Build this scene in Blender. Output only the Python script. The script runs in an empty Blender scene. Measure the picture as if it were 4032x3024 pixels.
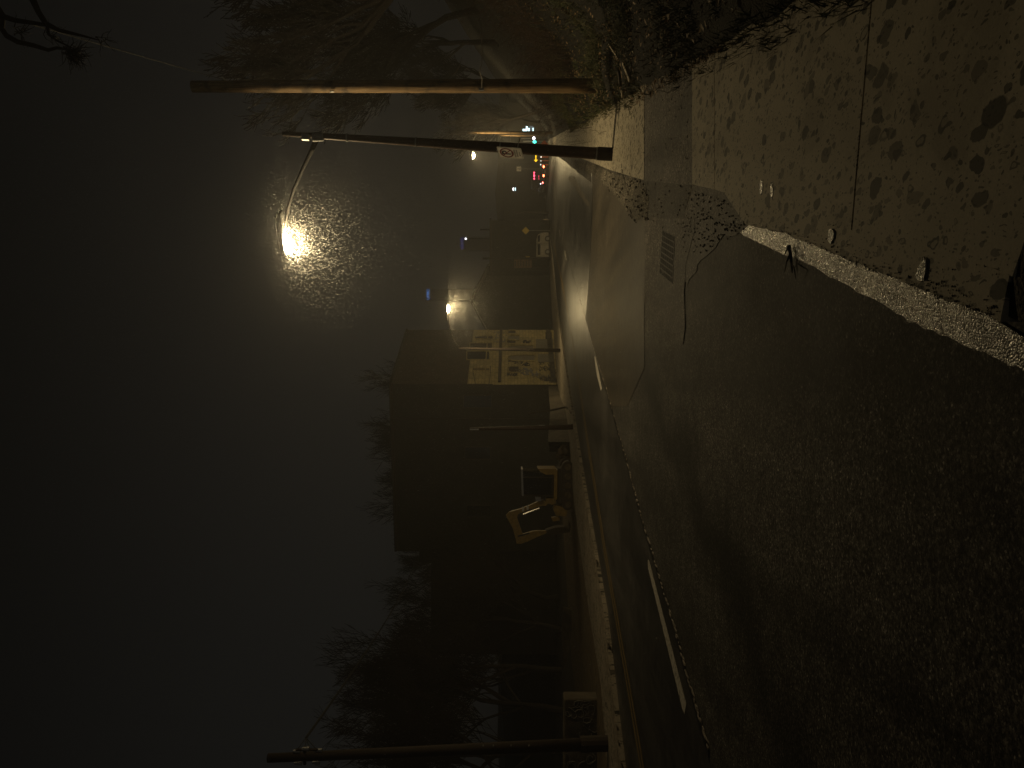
import bpy, math, random
from mathutils import Vector, Matrix
R = random.Random(7)
sc = bpy.context.scene
COL = sc.collection
# ------------------------------------------------------------------ camera, sky, exposure
F = 3028.0          # focal length in photo pixels (4032 px wide)
EYE = 1.6           # eye height over the pavement
SL = 0.03435        # the street falls away from the camera by this slope
cam = bpy.data.cameras.new('camera'); co = bpy.data.objects.new('camera', cam); COL.objects.link(co)
cam.sensor_width = 36; cam.lens = 36 * F / 4032; cam.clip_start = 0.05; cam.clip_end = 3000
# phone held upright while the picture is stored lying on its side: level camera rolled by 90 degrees
m = Matrix(((0, 1, 0, 0), (0, 0, -1, 0), (-1, 0, 0, EYE), (0, 0, 0, 1)))
co.matrix_world = m
sc.camera = co
w = bpy.data.worlds.new('World'); sc.world = w; w.use_nodes = True
nt = w.node_tree; bg = nt.nodes['Background']
sky = nt.nodes.new('ShaderNodeTexSky'); sky.sky_type = 'NISHITA'; sky.sun_disc = False
sky.sun_elevation = math.radians(4); sky.sun_rotation = math.radians(180)
hs = nt.nodes.new('ShaderNodeHueSaturation'); hs.inputs['Saturation'].default_value = 0.12
nt.links.new(sky.outputs[0], hs.inputs['Color'])
tint = nt.nodes.new('ShaderNodeMixRGB'); tint.blend_type = 'MULTIPLY'; tint.inputs[0].default_value = 1
tint.inputs[2].default_value = (1.0, 0.97, 0.90, 1)
nt.links.new(hs.outputs[0], tint.inputs[1])
# city glow under the low cloud: brighter towards the horizon
tcw = nt.nodes.new('ShaderNodeTexCoord'); sx = nt.nodes.new('ShaderNodeSeparateXYZ'); nt.links.new(tcw.outputs['Generated'], sx.inputs[0])
rw = nt.nodes.new('ShaderNodeValToRGB'); rw.color_ramp.elements[0].position = 0.0; rw.color_ramp.elements[0].color = (1, 1, 1, 1)
rw.color_ramp.elements[1].position = .62; rw.color_ramp.elements[1].color = (.22, .22, .22, 1)
em_ = rw.color_ramp.elements.new(.28); em_.color = (.58, .58, .58, 1)
nt.links.new(sx.outputs[2], rw.inputs[0])
mw = nt.nodes.new('ShaderNodeMixRGB'); mw.blend_type = 'MULTIPLY'; mw.inputs[0].default_value = 1
nt.links.new(tint.outputs[0], mw.inputs[1]); nt.links.new(rw.outputs[0], mw.inputs[2]); nt.links.new(mw.outputs[0], bg.inputs['Color'])
bg.inputs['Strength'].default_value = 0.0068
sc.view_settings.view_transform = 'Standard'; sc.view_settings.look = 'None'
sc.view_settings.exposure = 0; sc.view_settings.gamma = 1
sc.cycles.use_denoising = True
sc.cycles.use_adaptive_sampling = True; sc.cycles.adaptive_threshold = 0.004
sc.cycles.max_bounces = 4; sc.cycles.diffuse_bounces = 2; sc.cycles.glossy_bounces = 2
sc.cycles.volume_bounces = 0; sc.cycles.transmission_bounces = 3
sc.cycles.sample_clamp_indirect = 2.0
LAMP_COL = (1.0, 0.80, 0.50)
HAZE_DENSITY = 0.0024

# ------------------------------------------------------------------ helpers
def gz(y): return -SL * min(y, 400)
def P(x, y, d):                       # photo pixel at a distance -> point in the place
    return Vector(((1512 - y) * d / F, d, EYE + (2016 - x) * d / F))
def G(x, y, h=0.0):                   # photo pixel -> point on the sloping street, h above it
    d = F * (EYE - h) / (x - 2120.0)
    return Vector(((1512 - y) * d / F, d, gz(d) + h))
def S(X, Y, h=0.0): return Vector((X, Y, gz(Y) + h))

class MB:
    def __init__(s): s.v = []; s.f = []
    def add(s, vs, fs):
        n = len(s.v); s.v += [tuple(v) for v in vs]; s.f += [tuple(i + n for i in f) for f in fs]; return s
    def box(s, a, b, M=None):
        x0, y0, z0 = a; x1, y1, z1 = b
        vs = [Vector(p) for p in ((x0,y0,z0),(x1,y0,z0),(x1,y1,z0),(x0,y1,z0),(x0,y0,z1),(x1,y0,z1),(x1,y1,z1),(x0,y1,z1))]
        if M: vs = [M @ v for v in vs]
        return s.add(vs, [(3,2,1,0),(4,5,6,7),(0,1,5,4),(1,2,6,5),(2,3,7,6),(3,0,4,7)])
    def bbox(s, a, b, bev, M=None):       # box with chamfered vertical and horizontal edges
        x0,y0,z0=a; x1,y1,z1=b; c=bev; vs=[]
        for z,i in ((z0,c),(z0+c,0),(z1-c,0),(z1,c)):
            vs += [(x0+c+i,y0+i,z),(x1-c-i,y0+i,z),(x1-i,y0+c+i,z),(x1-i,y1-c-i,z),(x1-c-i,y1-i,z),(x0+c+i,y1-i,z),(x0+i,y1-c-i,z),(x0+i,y0+c+i,z)]
        vs=[Vector(v) for v in vs]
        if M: vs=[M@v for v in vs]
        fs=[tuple(range(7,-1,-1)),tuple(range(24,32))]
        for k in range(3):
            for i in range(8):
                j=(i+1)%8; fs.append((k*8+i,k*8+j,k*8+8+j,k*8+8+i))
        return s.add(vs,fs)
    def tube(s, pts, rad, n=8, cap=True):
        pts = [Vector(p) for p in pts]
        if not isinstance(rad, (list, tuple)): rad = [rad] * len(pts)
        vs = []; up = None
        for i, p in enumerate(pts):
            t = (pts[min(i+1, len(pts)-1)] - pts[max(i-1, 0)])
            t = t.normalized() if t.length > 1e-9 else Vector((0,0,1))
            if up is None:
                up = t.orthogonal().normalized()
            else:
                up = up - t * up.dot(t)
                up = up.normalized() if up.length > 1e-6 else t.orthogonal().normalized()
            b = t.cross(up)
            for k in range(n):
                a = 2*math.pi*k/n
                vs.append(p + (up*math.cos(a) + b*math.sin(a)) * rad[i])
        fs = []
        for i in range(len(pts)-1):
            for k in range(n):
                k2 = (k+1) % n
                fs.append((i*n+k, i*n+k2, (i+1)*n+k2, (i+1)*n+k))
        if cap:
            fs.append(tuple(range(n-1, -1, -1))); fs.append(tuple((len(pts)-1)*n+k for k in range(n)))
        return s.add(vs, fs)
    def prism(s, top, off):               # polygon pushed by a vector
        top = [Vector(p) for p in top]; off = Vector(off); n = len(top)
        vs = top + [p + off for p in top]
        fs = [tuple(range(n)), tuple(range(2*n-1, n-1, -1))]
        for i in range(n):
            j = (i+1) % n; fs.append((i, i+n, j+n, j))
        return s.add(vs, fs)
    def sphere(s, c, r, nu=10, nv=6, M=None):
        c=Vector(c); r = Vector(r) if isinstance(r,(tuple,list)) else Vector((r,r,r)); vs=[]; 
        for j in range(1,nv):
            a=math.pi*j/nv
            for i in range(nu):
                b=2*math.pi*i/nu
                vs.append(Vector((r.x*math.sin(a)*math.cos(b), r.y*math.sin(a)*math.sin(b), r.z*math.cos(a))))
        vs += [Vector((0,0,r.z)),Vector((0,0,-r.z))]
        if M: vs=[M@v for v in vs]
        vs=[v+c for v in vs]
        fs=[]
        for j in range(nv-2):
            for i in range(nu):
                k=(i+1)%nu; fs.append((j*nu+i,(j+1)*nu+i,(j+1)*nu+k,j*nu+k))
        t=len(vs)-2
        for i in range(nu):
            k=(i+1)%nu; fs.append((t,i,k)); fs.append((t+1,(nv-2)*nu+k,(nv-2)*nu+i))
        return s.add(vs,fs)
    def build(s, name, mat, parent=None, smooth=False):
        off = parent['_o'] if parent is not None and '_o' in parent else None
        vs = s.v
        if off is not None:
            ox, oy, oz = off; vs = [(x-ox, y-oy, z-oz) for x, y, z in vs]
        me = bpy.data.meshes.new(name); me.from_pydata(vs, [], s.f); me.update()
        me.materials.append(mat)
        if smooth:
            me.polygons.foreach_set('use_smooth', [True]*len(me.polygons))
        o = bpy.data.objects.new(name, me); COL.objects.link(o)
        if parent is not None:
            o.parent = parent
            o['_o'] = list(off) if off is not None else [0,0,0]
        return o
def build_each(mb, name, mat, parent=None, smooth=False):
    # one object per separate piece of the mesh
    par = list(range(len(mb.v)))
    def find(i):
        while par[i] != i: par[i] = par[par[i]]; i = par[i]
        return i
    for f in mb.f:
        a = find(f[0])
        for j in f[1:]: par[find(j)] = a
    groups = {}
    for f in mb.f: groups.setdefault(find(f[0]), []).append(f)
    for fs in groups.values():
        idx = {}; q = MB()
        for f in fs:
            for j in f:
                if j not in idx: idx[j] = len(q.v); q.v.append(mb.v[j])
            q.f.append(tuple(idx[j] for j in f))
        q.build(name, mat, parent, smooth)
def tag(o, label=None, cat=None, group=None, kind=None):
    if label: o['label'] = label
    if cat: o['category'] = cat
    if group: o['group'] = group
    if kind: o['kind'] = kind
    return o
def thing(name, label, cat, loc, group=None):
    o = bpy.data.objects.new(name, None); COL.objects.link(o); o.location = loc; o.empty_display_size = .2
    o['_o'] = list(loc); return tag(o, label, cat, group)
def children(o): return [c for c in bpy.data.objects if c.parent == o]
def copy_tree(o, parent=None):
    c = o.copy(); COL.objects.link(c); c.parent = parent
    for ch in children(o): copy_tree(ch, c)
    return c
def seg(mb, a, b, r): mb.tube([a, b], r, 6)
def frame(o, ax, ay, az):
    M = Matrix.Identity(4)
    for i, a in enumerate((ax, ay, az)): M.col[i][:3] = Vector(a).normalized()
    M.col[3][:3] = Vector(o); return M
def text_mb(txt, size, M, depth=0.004, bold=0.0):
    cu = bpy.data.curves.new('t', 'FONT'); cu.body = txt; cu.size = size; cu.align_x = 'CENTER'; cu.align_y = 'CENTER'
    cu.extrude = depth; cu.offset = bold; cu.resolution_u = 3
    ob = bpy.data.objects.new('t', cu); COL.objects.link(ob)
    dg = bpy.context.evaluated_depsgraph_get(); dg.update()
    me = bpy.data.meshes.new_from_object(ob.evaluated_get(dg))
    mb = MB(); mb.add([M @ v.co for v in me.vertices], [tuple(p.vertices) for p in me.polygons])
    bpy.data.objects.remove(ob); bpy.data.curves.remove(cu); bpy.data.meshes.remove(me)
    return mb

# ------------------------------------------------------------------ materials
class NM:
    def __init__(s, name):
        s.m = bpy.data.materials.new(name); s.m.use_nodes = True; s.t = s.m.node_tree
        s.b = s.t.nodes['Principled BSDF']; s.tc = s.t.nodes.new('ShaderNodeTexCoord')
        s.geo = s.t.nodes.new('ShaderNodeNewGeometry')
    def n(s, ty, **kw):
        x = s.t.nodes.new(ty)
        for k, v in kw.items(): setattr(x, k, v)
        return x
    def l(s, a, b): s.t.links.new(a, b)
    def pos(s): return s.geo.outputs['Position']
    def noise(s, scale, detail=3, rough=.55, vec=None, dist=0):
        x = s.n('ShaderNodeTexNoise'); x.inputs['Scale'].default_value = scale
        x.inputs['Detail'].default_value = detail; x.inputs['Roughness'].default_value = rough
        x.inputs['Distortion'].default_value = dist
        s.l(vec or s.pos(), x.inputs['Vector']); return x.outputs['Fac']
    def ramp(s, fac, stops):
        r = s.n('ShaderNodeValToRGB'); e = r.color_ramp.elements
        while len(e) < len(stops): e.new(0.5)
        for i, (p, c) in enumerate(stops):
            e[i].position = p; e[i].color = (c[0], c[1], c[2], 1) if isinstance(c, tuple) else (c, c, c, 1)
        s.l(fac, r.inputs[0]); return r.outputs[0]
    def math(s, op, a, b=None, c=None, clamp=False):
        x = s.n('ShaderNodeMath', operation=op); x.use_clamp = clamp
        for i, v in enumerate((a, b, c)):
            if v is None: continue
            if isinstance(v, (int, float)): x.inputs[i].default_value = v
            else: s.l(v, x.inputs[i])
        return x.outputs[0]
    def mix(s, fac, a, b, mode='MIX'):
        x = s.n('ShaderNodeMixRGB', blend_type=mode)
        for i, v in enumerate((fac, a, b)):
            if isinstance(v, (int, float)): x.inputs[i].default_value = v if i == 0 else (v, v, v, 1)
            elif isinstance(v, tuple): x.inputs[i].default_value = (v[0], v[1], v[2], 1)
            else: s.l(v, x.inputs[i])
        return x.outputs[0]
    def set(s, col=None, rough=None, metal=None, spec=None, bump=None, bs=.3, bd=.01):
        def p(k, v):
            if v is None: return
            i = s.b.inputs[k]
            if isinstance(v, tuple): i.default_value = (v[0], v[1], v[2], 1)
            elif isinstance(v, (int, float)): i.default_value = v
            else: s.l(v, i)
        p('Base Color', col); p('Roughness', rough); p('Metallic', metal); p('Specular IOR Level', spec)
        if bump is not None:
            x = s.n('ShaderNodeBump'); x.inputs['Strength'].default_value = bs; x.inputs['Distance'].default_value = bd
            s.l(bump, x.inputs['Height']); s.l(x.outputs[0], s.b.inputs['Normal'])
        return s.m
    def vor(s, scale, feature='F1', vec=None, dim='3D', rnd=1.0):
        x = s.n('ShaderNodeTexVoronoi', feature=feature, voronoi_dimensions=dim); x.inputs['Scale'].default_value = scale
        x.inputs['Randomness'].default_value = rnd
        s.l(vec or s.pos(), x.inputs['Vector']); return x
def simple(name, c, rough=.6, metal=0, var=.25, scale=6, bump=.2, bd=.004, spec=.5):
    a = NM(name); n = a.noise(scale, 5); k = a.ramp(n, [(.3, tuple(v*(1-var) for v in c)), (.7, tuple(min(1, v*(1+var)) for v in c))])
    n2 = a.noise(scale*14, 3)
    return a.set(col=k, rough=a.math('MULTIPLY_ADD', n, .25, rough-.12), metal=metal, spec=spec, bump=n2, bs=bump, bd=bd)
def emis(name, c, s, base=0.05):
    a = NM(name); a.set(col=(base, base, base), rough=.4)
    a.b.inputs['Emission Color'].default_value = (*c, 1); a.b.inputs['Emission Strength'].default_value = s; return a.m

def asphalt(name, base, rough, speck=.3, bs=.22, grain=110, tint=(1, .93, .82), band=False, pits=False):
    a = NM(name)
    big = a.noise(.5, 4, .6); mid = a.noise(5, 4); v = a.vor(grain)
    cell = v.outputs['Color']; sep = a.n('ShaderNodeSeparateColor'); a.l(cell, sep.inputs[0])
    gr2 = a.noise(grain*.32, 2, .6)
    c1 = a.ramp(mid, [(.3, tuple(base*.7*t for t in tint)), (.7, tuple(base*1.35*t for t in tint))])
    sp = a.ramp(sep.outputs[0], [(0, 0.2), (.5, .75), (.85, 1.6), (.97, 2.8), (1, 6)])
    c2 = a.mix(speck*2.5 if speck < .4 else 1.0, c1, a.mix(1, c1, sp, 'MULTIPLY'))
    c3 = a.mix(1, a.mix(1, c2, a.ramp(gr2, [(.35, .42), (.65, 1.65)]), 'MULTIPLY'), a.ramp(big, [(.3, .65), (.65, 1.2)]), 'MULTIPLY')
    mt = a.n('ShaderNodeMapping'); a.l(a.pos(), mt.inputs[0]); mt.inputs['Rotation'].default_value = (0, 0, math.radians(16)); mt.inputs['Scale'].default_value = (1.1, .07, 1)
    trk = a.noise(1.0, 3, .6, vec=mt.outputs[0])
    c3 = a.mix(1, c3, a.ramp(trk, [(.34, .45), (.5, 1.0), (.68, 1.45)]), 'MULTIPLY')
    h = a.math('ADD', a.math('MULTIPLY', v.outputs['Distance'], -1.0), a.math('MULTIPLY', a.noise(260, 2), .5))
    if pits:
        vp_ = a.vor(24); sp_ = a.n('ShaderNodeSeparateColor'); a.l(vp_.outputs['Color'], sp_.inputs[0])
        rd_ = a.math('MULTIPLY', sp_.outputs[0], .42)
        am_ = a.math('MULTIPLY', a.math('SUBTRACT', rd_, vp_.outputs['Distance']), 9, clamp=True)
        c3 = a.mix(a.math('MULTIPLY', am_, .8), c3, a.mix(1, c3, (.18, .18, .18), 'MULTIPLY'))
        pl_ = a.ramp(a.noise(30, 2), [(.58, 1.0), (.7, 1.6)]); c3 = a.mix(1, c3, pl_, 'MULTIPLY')
    if band:      # soft dark band running along the kerb side, paler band beside it
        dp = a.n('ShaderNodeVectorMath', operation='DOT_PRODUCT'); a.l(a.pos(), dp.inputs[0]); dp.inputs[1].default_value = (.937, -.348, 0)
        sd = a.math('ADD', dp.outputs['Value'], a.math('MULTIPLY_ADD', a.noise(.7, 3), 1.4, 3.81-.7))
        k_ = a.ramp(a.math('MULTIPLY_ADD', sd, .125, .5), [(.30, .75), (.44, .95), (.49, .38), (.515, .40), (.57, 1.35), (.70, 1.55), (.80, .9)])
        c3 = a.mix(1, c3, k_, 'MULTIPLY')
    r = a.math('ADD', a.math('MULTIPLY_ADD', big, .25, rough-.17), a.math('MULTIPLY', trk, .12))
    return a.set(col=c3, rough=r, spec=.5 if rough < .55 else .18, bump=h, bs=bs, bd=.004)
MAT = {}
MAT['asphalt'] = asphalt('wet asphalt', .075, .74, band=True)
MAT['lane'] = asphalt('smooth wet lane asphalt', .05, .40, speck=.12, bs=.18, grain=140)
MAT['panel'] = asphalt('worn concrete road panel', .058, .58, speck=.08, bs=.12, grain=160, tint=(1, .84, .6))
MAT['patch'] = asphalt('asphalt trench patch', .10, .7, speck=.3, bs=.3, grain=85, pits=True, tint=(1, .9, .78))
MAT['gravel'] = asphalt('loose gravel and dirt', .13, .85, speck=.35, bs=.5, grain=85, pits=True, tint=(1, .9, .72))
MAT['darkdirt'] = asphalt('dark crumbled dirt', .055, .9, speck=.4, bs=.6, grain=90, tint=(1, .85, .6))
MAT['ground'] = simple('dark soil', (.05, .042, .03), .9, scale=3, bump=.8, bd=.03)

def concrete(name, base, spots=True, rough=.62):
    a = NM(name)
    n = a.noise(1.3, 5, .6); f = a.noise(90, 3)
    c = a.ramp(n, [(.25, tuple(v*.8 for v in base)), (.75, tuple(v*1.1 for v in base))])
    c = a.mix(1, c, a.ramp(f, [(.3, .86), (.7, 1.12)]), 'MULTIPLY')
    if spots:
        # round leaf stains and oil drips of many sizes
        w_ = a.n('ShaderNodeMapping'); a.l(a.pos(), w_.inputs[0]); w_.inputs['Scale'].default_value = (1, .62, 1)
        wn = a.n('ShaderNodeTexNoise'); wn.inputs['Scale'].default_value = 9; wn.inputs['Detail'].default_value = 3; a.l(a.pos(), wn.inputs['Vector'])
        wv = a.n('ShaderNodeVectorMath', operation='MULTIPLY_ADD'); a.l(wn.outputs['Color'], wv.inputs[0])
        wv.inputs[1].default_value = (.075, .075, 0); a.l(w_.outputs[0], wv.inputs[2])
        for sc_, rmax, thr, dark, off in ((4.2, .25, .45, .07, 0), (9.0, .40, .35, .07, 3.3), (19, .40, .40, .08, 7.1), (52, .36, .45, .12, 11.3)):
            mp = a.n('ShaderNodeMapping'); a.l(wv.outputs[0], mp.inputs[0]); mp.inputs['Location'].default_value = (off, off*1.7, 0)
            v = a.vor(sc_, vec=mp.outputs[0], dim='2D')
            sep = a.n('ShaderNodeSeparateColor'); a.l(v.outputs['Color'], sep.inputs[0])
            rad = a.math('MULTIPLY', a.math('SUBTRACT', sep.outputs[0], thr, clamp=True), rmax/(1-thr))
            inside = a.math('MULTIPLY', a.math('SUBTRACT', rad, v.outputs['Distance']), 38, clamp=True)
            ring = a.math('MULTIPLY', a.math('SUBTRACT', a.math('MULTIPLY', rad, .62), v.outputs['Distance']), 30, clamp=True)
            hollow = a.math('MULTIPLY', ring, a.math('GREATER_THAN', sep.outputs[1], .85))
            amt = a.math('MULTIPLY', a.math('SUBTRACT', inside, a.math('MULTIPLY', hollow, .75), clamp=True), a.math('MULTIPLY_ADD', sep.outputs[2], .45, .5))
            c = a.mix(amt, c, a.mix(1, c, (dark*.9, dark*.98, dark), 'MULTIPLY'))
        # long damp patches
        damp = a.ramp(a.noise(1.15, 5, .65, dist=1.2), [(.52, 0.0), (.60, 1.0)])
        c = a.mix(a.math('MULTIPLY', damp, .42), c, a.mix(1, c, (.5, .48, .46), 'MULTIPLY'))
    return a.set(col=c, rough=.7, spec=.16, bump=f, bs=.25, bd=.003)
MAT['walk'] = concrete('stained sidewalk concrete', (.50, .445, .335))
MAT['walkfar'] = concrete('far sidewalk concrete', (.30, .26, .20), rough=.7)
MAT['kerbtop'] = simple('old brown kerb concrete', (.17, .14, .10), .75, scale=4, var=.45, bump=.9, bd=.01)
a = NM('wet exposed aggregate'); v = a.vor(105); sep = a.n('ShaderNodeSeparateColor'); a.l(v.outputs['Color'], sep.inputs[0])
c = a.ramp(sep.outputs[0], [(0, (.07, .06, .05)), (.3, (.3, .26, .2)), (.7, (.52, .46, .36)), (1, (.85, .8, .7))])
nn = a.noise(7, 4)
c = a.mix(1, c, a.ramp(nn, [(.3, .4), (.7, 1.05)]), 'MULTIPLY')
c = a.mix(1, c, a.ramp(a.noise(1.6, 3), [(.38, .35), (.55, 1.0)]), 'MULTIPLY')
nb = a.n('ShaderNodeBump'); nb.inputs['Strength'].default_value = .8; nb.inputs['Distance'].default_value = .008
MAT['aggregate'] = a.set(col=c, rough=a.math('MULTIPLY_ADD', sep.outputs[1], .22, .16), spec=1.0,
                         bump=a.math('MULTIPLY', v.outputs['Distance'], -1), bs=.38, bd=.01)
MAT['silt'] = simple('pale washed out silt', (.24, .2, .15), .55, scale=9, var=.5, bump=1, bd=.01)
def worn(name, c, under):
    a = NM(name); n = a.noise(22, 5, .7); k = a.ramp(n, [(.36, under), (.5, c)])
    return a.set(col=k, rough=.45, spec=.5, bump=a.noise(200, 2), bs=.3, bd=.003)
MAT['white_paint'] = worn('worn white road paint', (.62, .58, .5), (.2, .18, .15))
MAT['yellow_paint'] = worn('worn yellow road paint', (.22, .15, .05), (.07, .05, .03))
MAT['tar'] = simple('tar joint', (.012, .011, .01), .35, scale=30, bump=.6)
MAT['black'] = simple('black hollow', (.004, .004, .004), .9)
MAT['iron'] = simple('rusty cast iron', (.018, .015, .012), .7, .0, scale=30, bump=.4)
a = NM('weathered pole wood'); mp = a.n('ShaderNodeMapping'); a.l(a.pos(), mp.inputs[0]); mp.inputs['Scale'].default_value = (9, 9, .5)
n1 = a.noise(3.5, 5, .6, vec=mp.outputs[0]); n2 = a.noise(3.2, 4)
c = a.ramp(n1, [(.3, (.08, .045, .018)), (.55, (.24, .15, .065)), (.75, (.36, .25, .12))])
c = a.mix(1, c, a.ramp(n2, [(.34, .35), (.46, .95), (.7, 1.1)]), 'MULTIPLY')
MAT['wood'] = a.set(col=c, rough=.75, bump=n1, bs=.6, bd=.012)
MAT['darkwood'] = simple('dark tarred pole wood', (.034, .023, .016), .8, scale=8, bump=.6, bd=.01)
MAT['poleiron'] = simple('brown painted steel pole', (.085, .052, .034), .55, .2, scale=12, bump=.3)
MAT['steel'] = simple('grey galvanised steel', (.3, .3, .29), .45, .6, scale=20)
MAT['cable'] = simple('black cable', (.02, .02, .02), .6)
MAT['palecable'] = simple('pale worn cable', (.4, .36, .3), .6)
MAT['signwhite'] = simple('white sign sheeting', (.7, .66, .58), .5, var=.08, bump=.05)
MAT['signred'] = simple('dark red sign ink', (.16, .025, .02), .5)
MAT['signblack'] = simple('black sign ink', (.02, .02, .02), .5)
MAT['signyellow'] = simple('faded yellow sign', (.6, .42, .04), .5, var=.1)
MAT['signorange'] = simple('orange construction sign', (.8, .16, .05), .5, var=.1)
MAT['cream'] = None
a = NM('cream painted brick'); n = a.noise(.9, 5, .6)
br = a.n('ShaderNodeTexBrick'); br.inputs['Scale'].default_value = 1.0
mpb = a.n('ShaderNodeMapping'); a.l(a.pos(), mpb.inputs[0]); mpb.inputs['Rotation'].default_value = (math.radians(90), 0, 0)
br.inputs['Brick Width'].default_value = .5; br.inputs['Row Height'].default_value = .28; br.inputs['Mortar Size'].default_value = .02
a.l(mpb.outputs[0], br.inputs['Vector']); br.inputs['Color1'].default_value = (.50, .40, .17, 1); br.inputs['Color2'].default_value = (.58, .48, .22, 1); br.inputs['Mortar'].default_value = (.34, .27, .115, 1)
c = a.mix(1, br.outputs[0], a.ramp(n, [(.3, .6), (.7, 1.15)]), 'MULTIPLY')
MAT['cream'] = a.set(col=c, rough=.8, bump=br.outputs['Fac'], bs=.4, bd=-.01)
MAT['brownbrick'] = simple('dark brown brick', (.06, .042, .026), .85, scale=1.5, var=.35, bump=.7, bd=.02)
MAT['greyblock'] = simple('grey roll shutter', (.2, .18, .13), .6, scale=2, var=.2)
MAT['darkwall'] = simple('dark rendered wall', (.035, .03, .02), .9, scale=.8, var=.4, bump=.5, bd=.02)
MAT['glass'] = simple('dark window glass', (.01, .01, .012), .08, bump=0)
MAT['stone'] = simple('stained retaining wall concrete', (.10, .082, .055), .85, scale=2.2, var=.55, bump=.9, bd=.03)
MAT['machine'] = simple('yellow machine paint', (.30, .19, .03), .38, scale=9, var=.3, bump=.15)
MAT['rubber'] = simple('muddy black rubber', (.06, .045, .03), .8, scale=14, bump=.8, bd=.015)
MAT['mud'] = simple('dried mud', (.13, .095, .055), .9, scale=5, var=.5, bump=1, bd=.04)
MAT['bark'] = simple('wet bare bark', (.05, .04, .03), .85, scale=12, bump=.8, bd=.02)
MAT['brush'] = simple('dead russet brush', (.045, .024, .012), .85, scale=6, var=.4)
a = NM('rough winter grass'); n = a.noise(3.2, 4); n2 = a.noise(45, 2)
c = a.ramp(n, [(.3, (.035, .05, .015)), (.5, (.09, .10, .03)), (.68, (.17, .13, .055))])
MAT['grass'] = a.set(col=a.mix(1, c, a.ramp(n2, [(.3, .5), (.7, 1.5)]), 'MULTIPLY'), rough=.7)
MAT['leaf'] = simple('dead brown leaves', (.26, .17, .08), .7, scale=15, var=.5)
MAT['plank'] = simple('splintered pale board', (.5, .42, .3), .7, scale=20, var=.25)
MAT['hill'] = simple('dark wooded hillside', (.014, .012, .009), .95, scale=.35, var=.5, bump=1, bd=.3)
MAT['bank'] = simple('leafy earth bank', (.015, .013, .008), .95, scale=2.5, var=.6, bump=1, bd=.06)
MAT['snow'] = simple('wet snow', (.42, .42, .41), .5, bump=0)
MAT['spray_dark'] = simple('dark spray paint', (.035, .03, .035), .6)
MAT['spray_grey'] = simple('blue grey spray paint', (.25, .25, .27), .6)
MAT['spray_pale'] = simple('pale spray paint', (.2, .185, .15), .6)
MAT['carpaint'] = simple('dark car paint', (.03, .022, .022), .25, .3, bump=0)
MAT['palecar'] = simple('muddy pale car paint', (.42, .38, .3), .4, .1, bump=.1)
MAT['chrome'] = simple('dull chrome', (.6, .58, .55), .25, .9, bump=0)
MAT['lens'] = emis('street lamp glass', (1, .77, .41), 800)
MAT['lens_far'] = emis('far street lamp glass', (1, .76, .38), 1150)
MAT['amber'] = emis('amber sign lamps', (1, .60, .02), 2.2)
MAT['tail'] = emis('red tail light', (1, .12, .05), 9)
MAT['tailpink'] = emis('pink red marker light', (1, .06, .12), 6)
MAT['tailcore'] = emis('brake light core', (1, .35, .12), 12)
MAT['whitelamp'] = emis('white lamp', (.95, .95, 1), 5)
MAT['whitedim'] = emis('glowing white reflector', (1, .95, .85), 3)  # emission added to the barricade reflectors, which are no lamps
MAT['green'] = emis('green traffic light', (.05, .95, .72), 5)
MAT['coolpane'] = emis('cool lit window', (.62, .9, .95), 3.2)
MAT['coolgrey'] = emis('dim cool lit window', (.3, .38, .42), .35)
MAT['bluesign'] = emis('blue lit letters', (.12, .35, 1), 1.3)
MAT['violetsign'] = emis('violet lit letters', (.16, .18, 1), .3)

# ------------------------------------------------------------------ ground, road, pavements
def sheet(name, pts, mat, th=.002, kind='structure'):
    mb = MB(); mb.prism(pts, (0, 0, -th)); return tag(mb.build(name, mat), kind=kind)
g = MB()
NX, NY = 26, 26
for j in range(NY+1):
    for i in range(NX+1):
        X = -500 + 1000*i/NX; Y = -60 + 760*j/NY
        g.v.append((X, Y, gz(Y) - .06 if Y < 400 else gz(400) - .06))
for j in range(NY):
    for i in range(NX):
        k = j*(NX+1)+i; g.f.append((k, k+1, k+NX+2, k+NX+1))
tag(g.build('ground', MAT['ground']), kind='structure')

leftk = [(-14, -12), (-10.6, 3), (-7.5, 15.0), (-5.5, 18.9), (-4.1, 25.5), (-.8, 38.8), (7.1, 69), (15.3, 95), (38.8, 173), (75, 300)]
rightk = [(98, 300), (57, 173), (31, 95), (22.6, 69), (13.0, 38.8), (8.7, 25.5), (6.4, 18.9), (5.2, 15), (.5, -12)]
mb = MB()
pts = [S(x, y, 0) for x, y in leftk] + [S(x, y, 0) for x, y in rightk]
n = len(leftk)
mb.v = [tuple(p) for p in pts]
RK = list(reversed(rightk)) ; 
mb = MB(); L = leftk; 
# strips between left and right kerb
def interp(poly, y):
    for (x0, y0), (x1, y1) in zip(poly, poly[1:]):
        if y0 <= y <= y1: return x0 + (x1-x0)*(y-y0)/(y1-y0)
ys = sorted(set([y for _, y in leftk] + [y for _, y in RK] + list(range(-12, 60, 4))))
vs = []
for y in ys: vs += [S(interp(leftk, y), y, 0), S(interp(RK, y), y, 0)]
mb.add(vs, [(2*i, 2*i+1, 2*i+3, 2*i+2) for i in range(len(ys)-1)])
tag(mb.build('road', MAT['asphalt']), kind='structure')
def Gl(pts, h=0.0): return [G(x, y, h) for x, y in pts]
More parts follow.
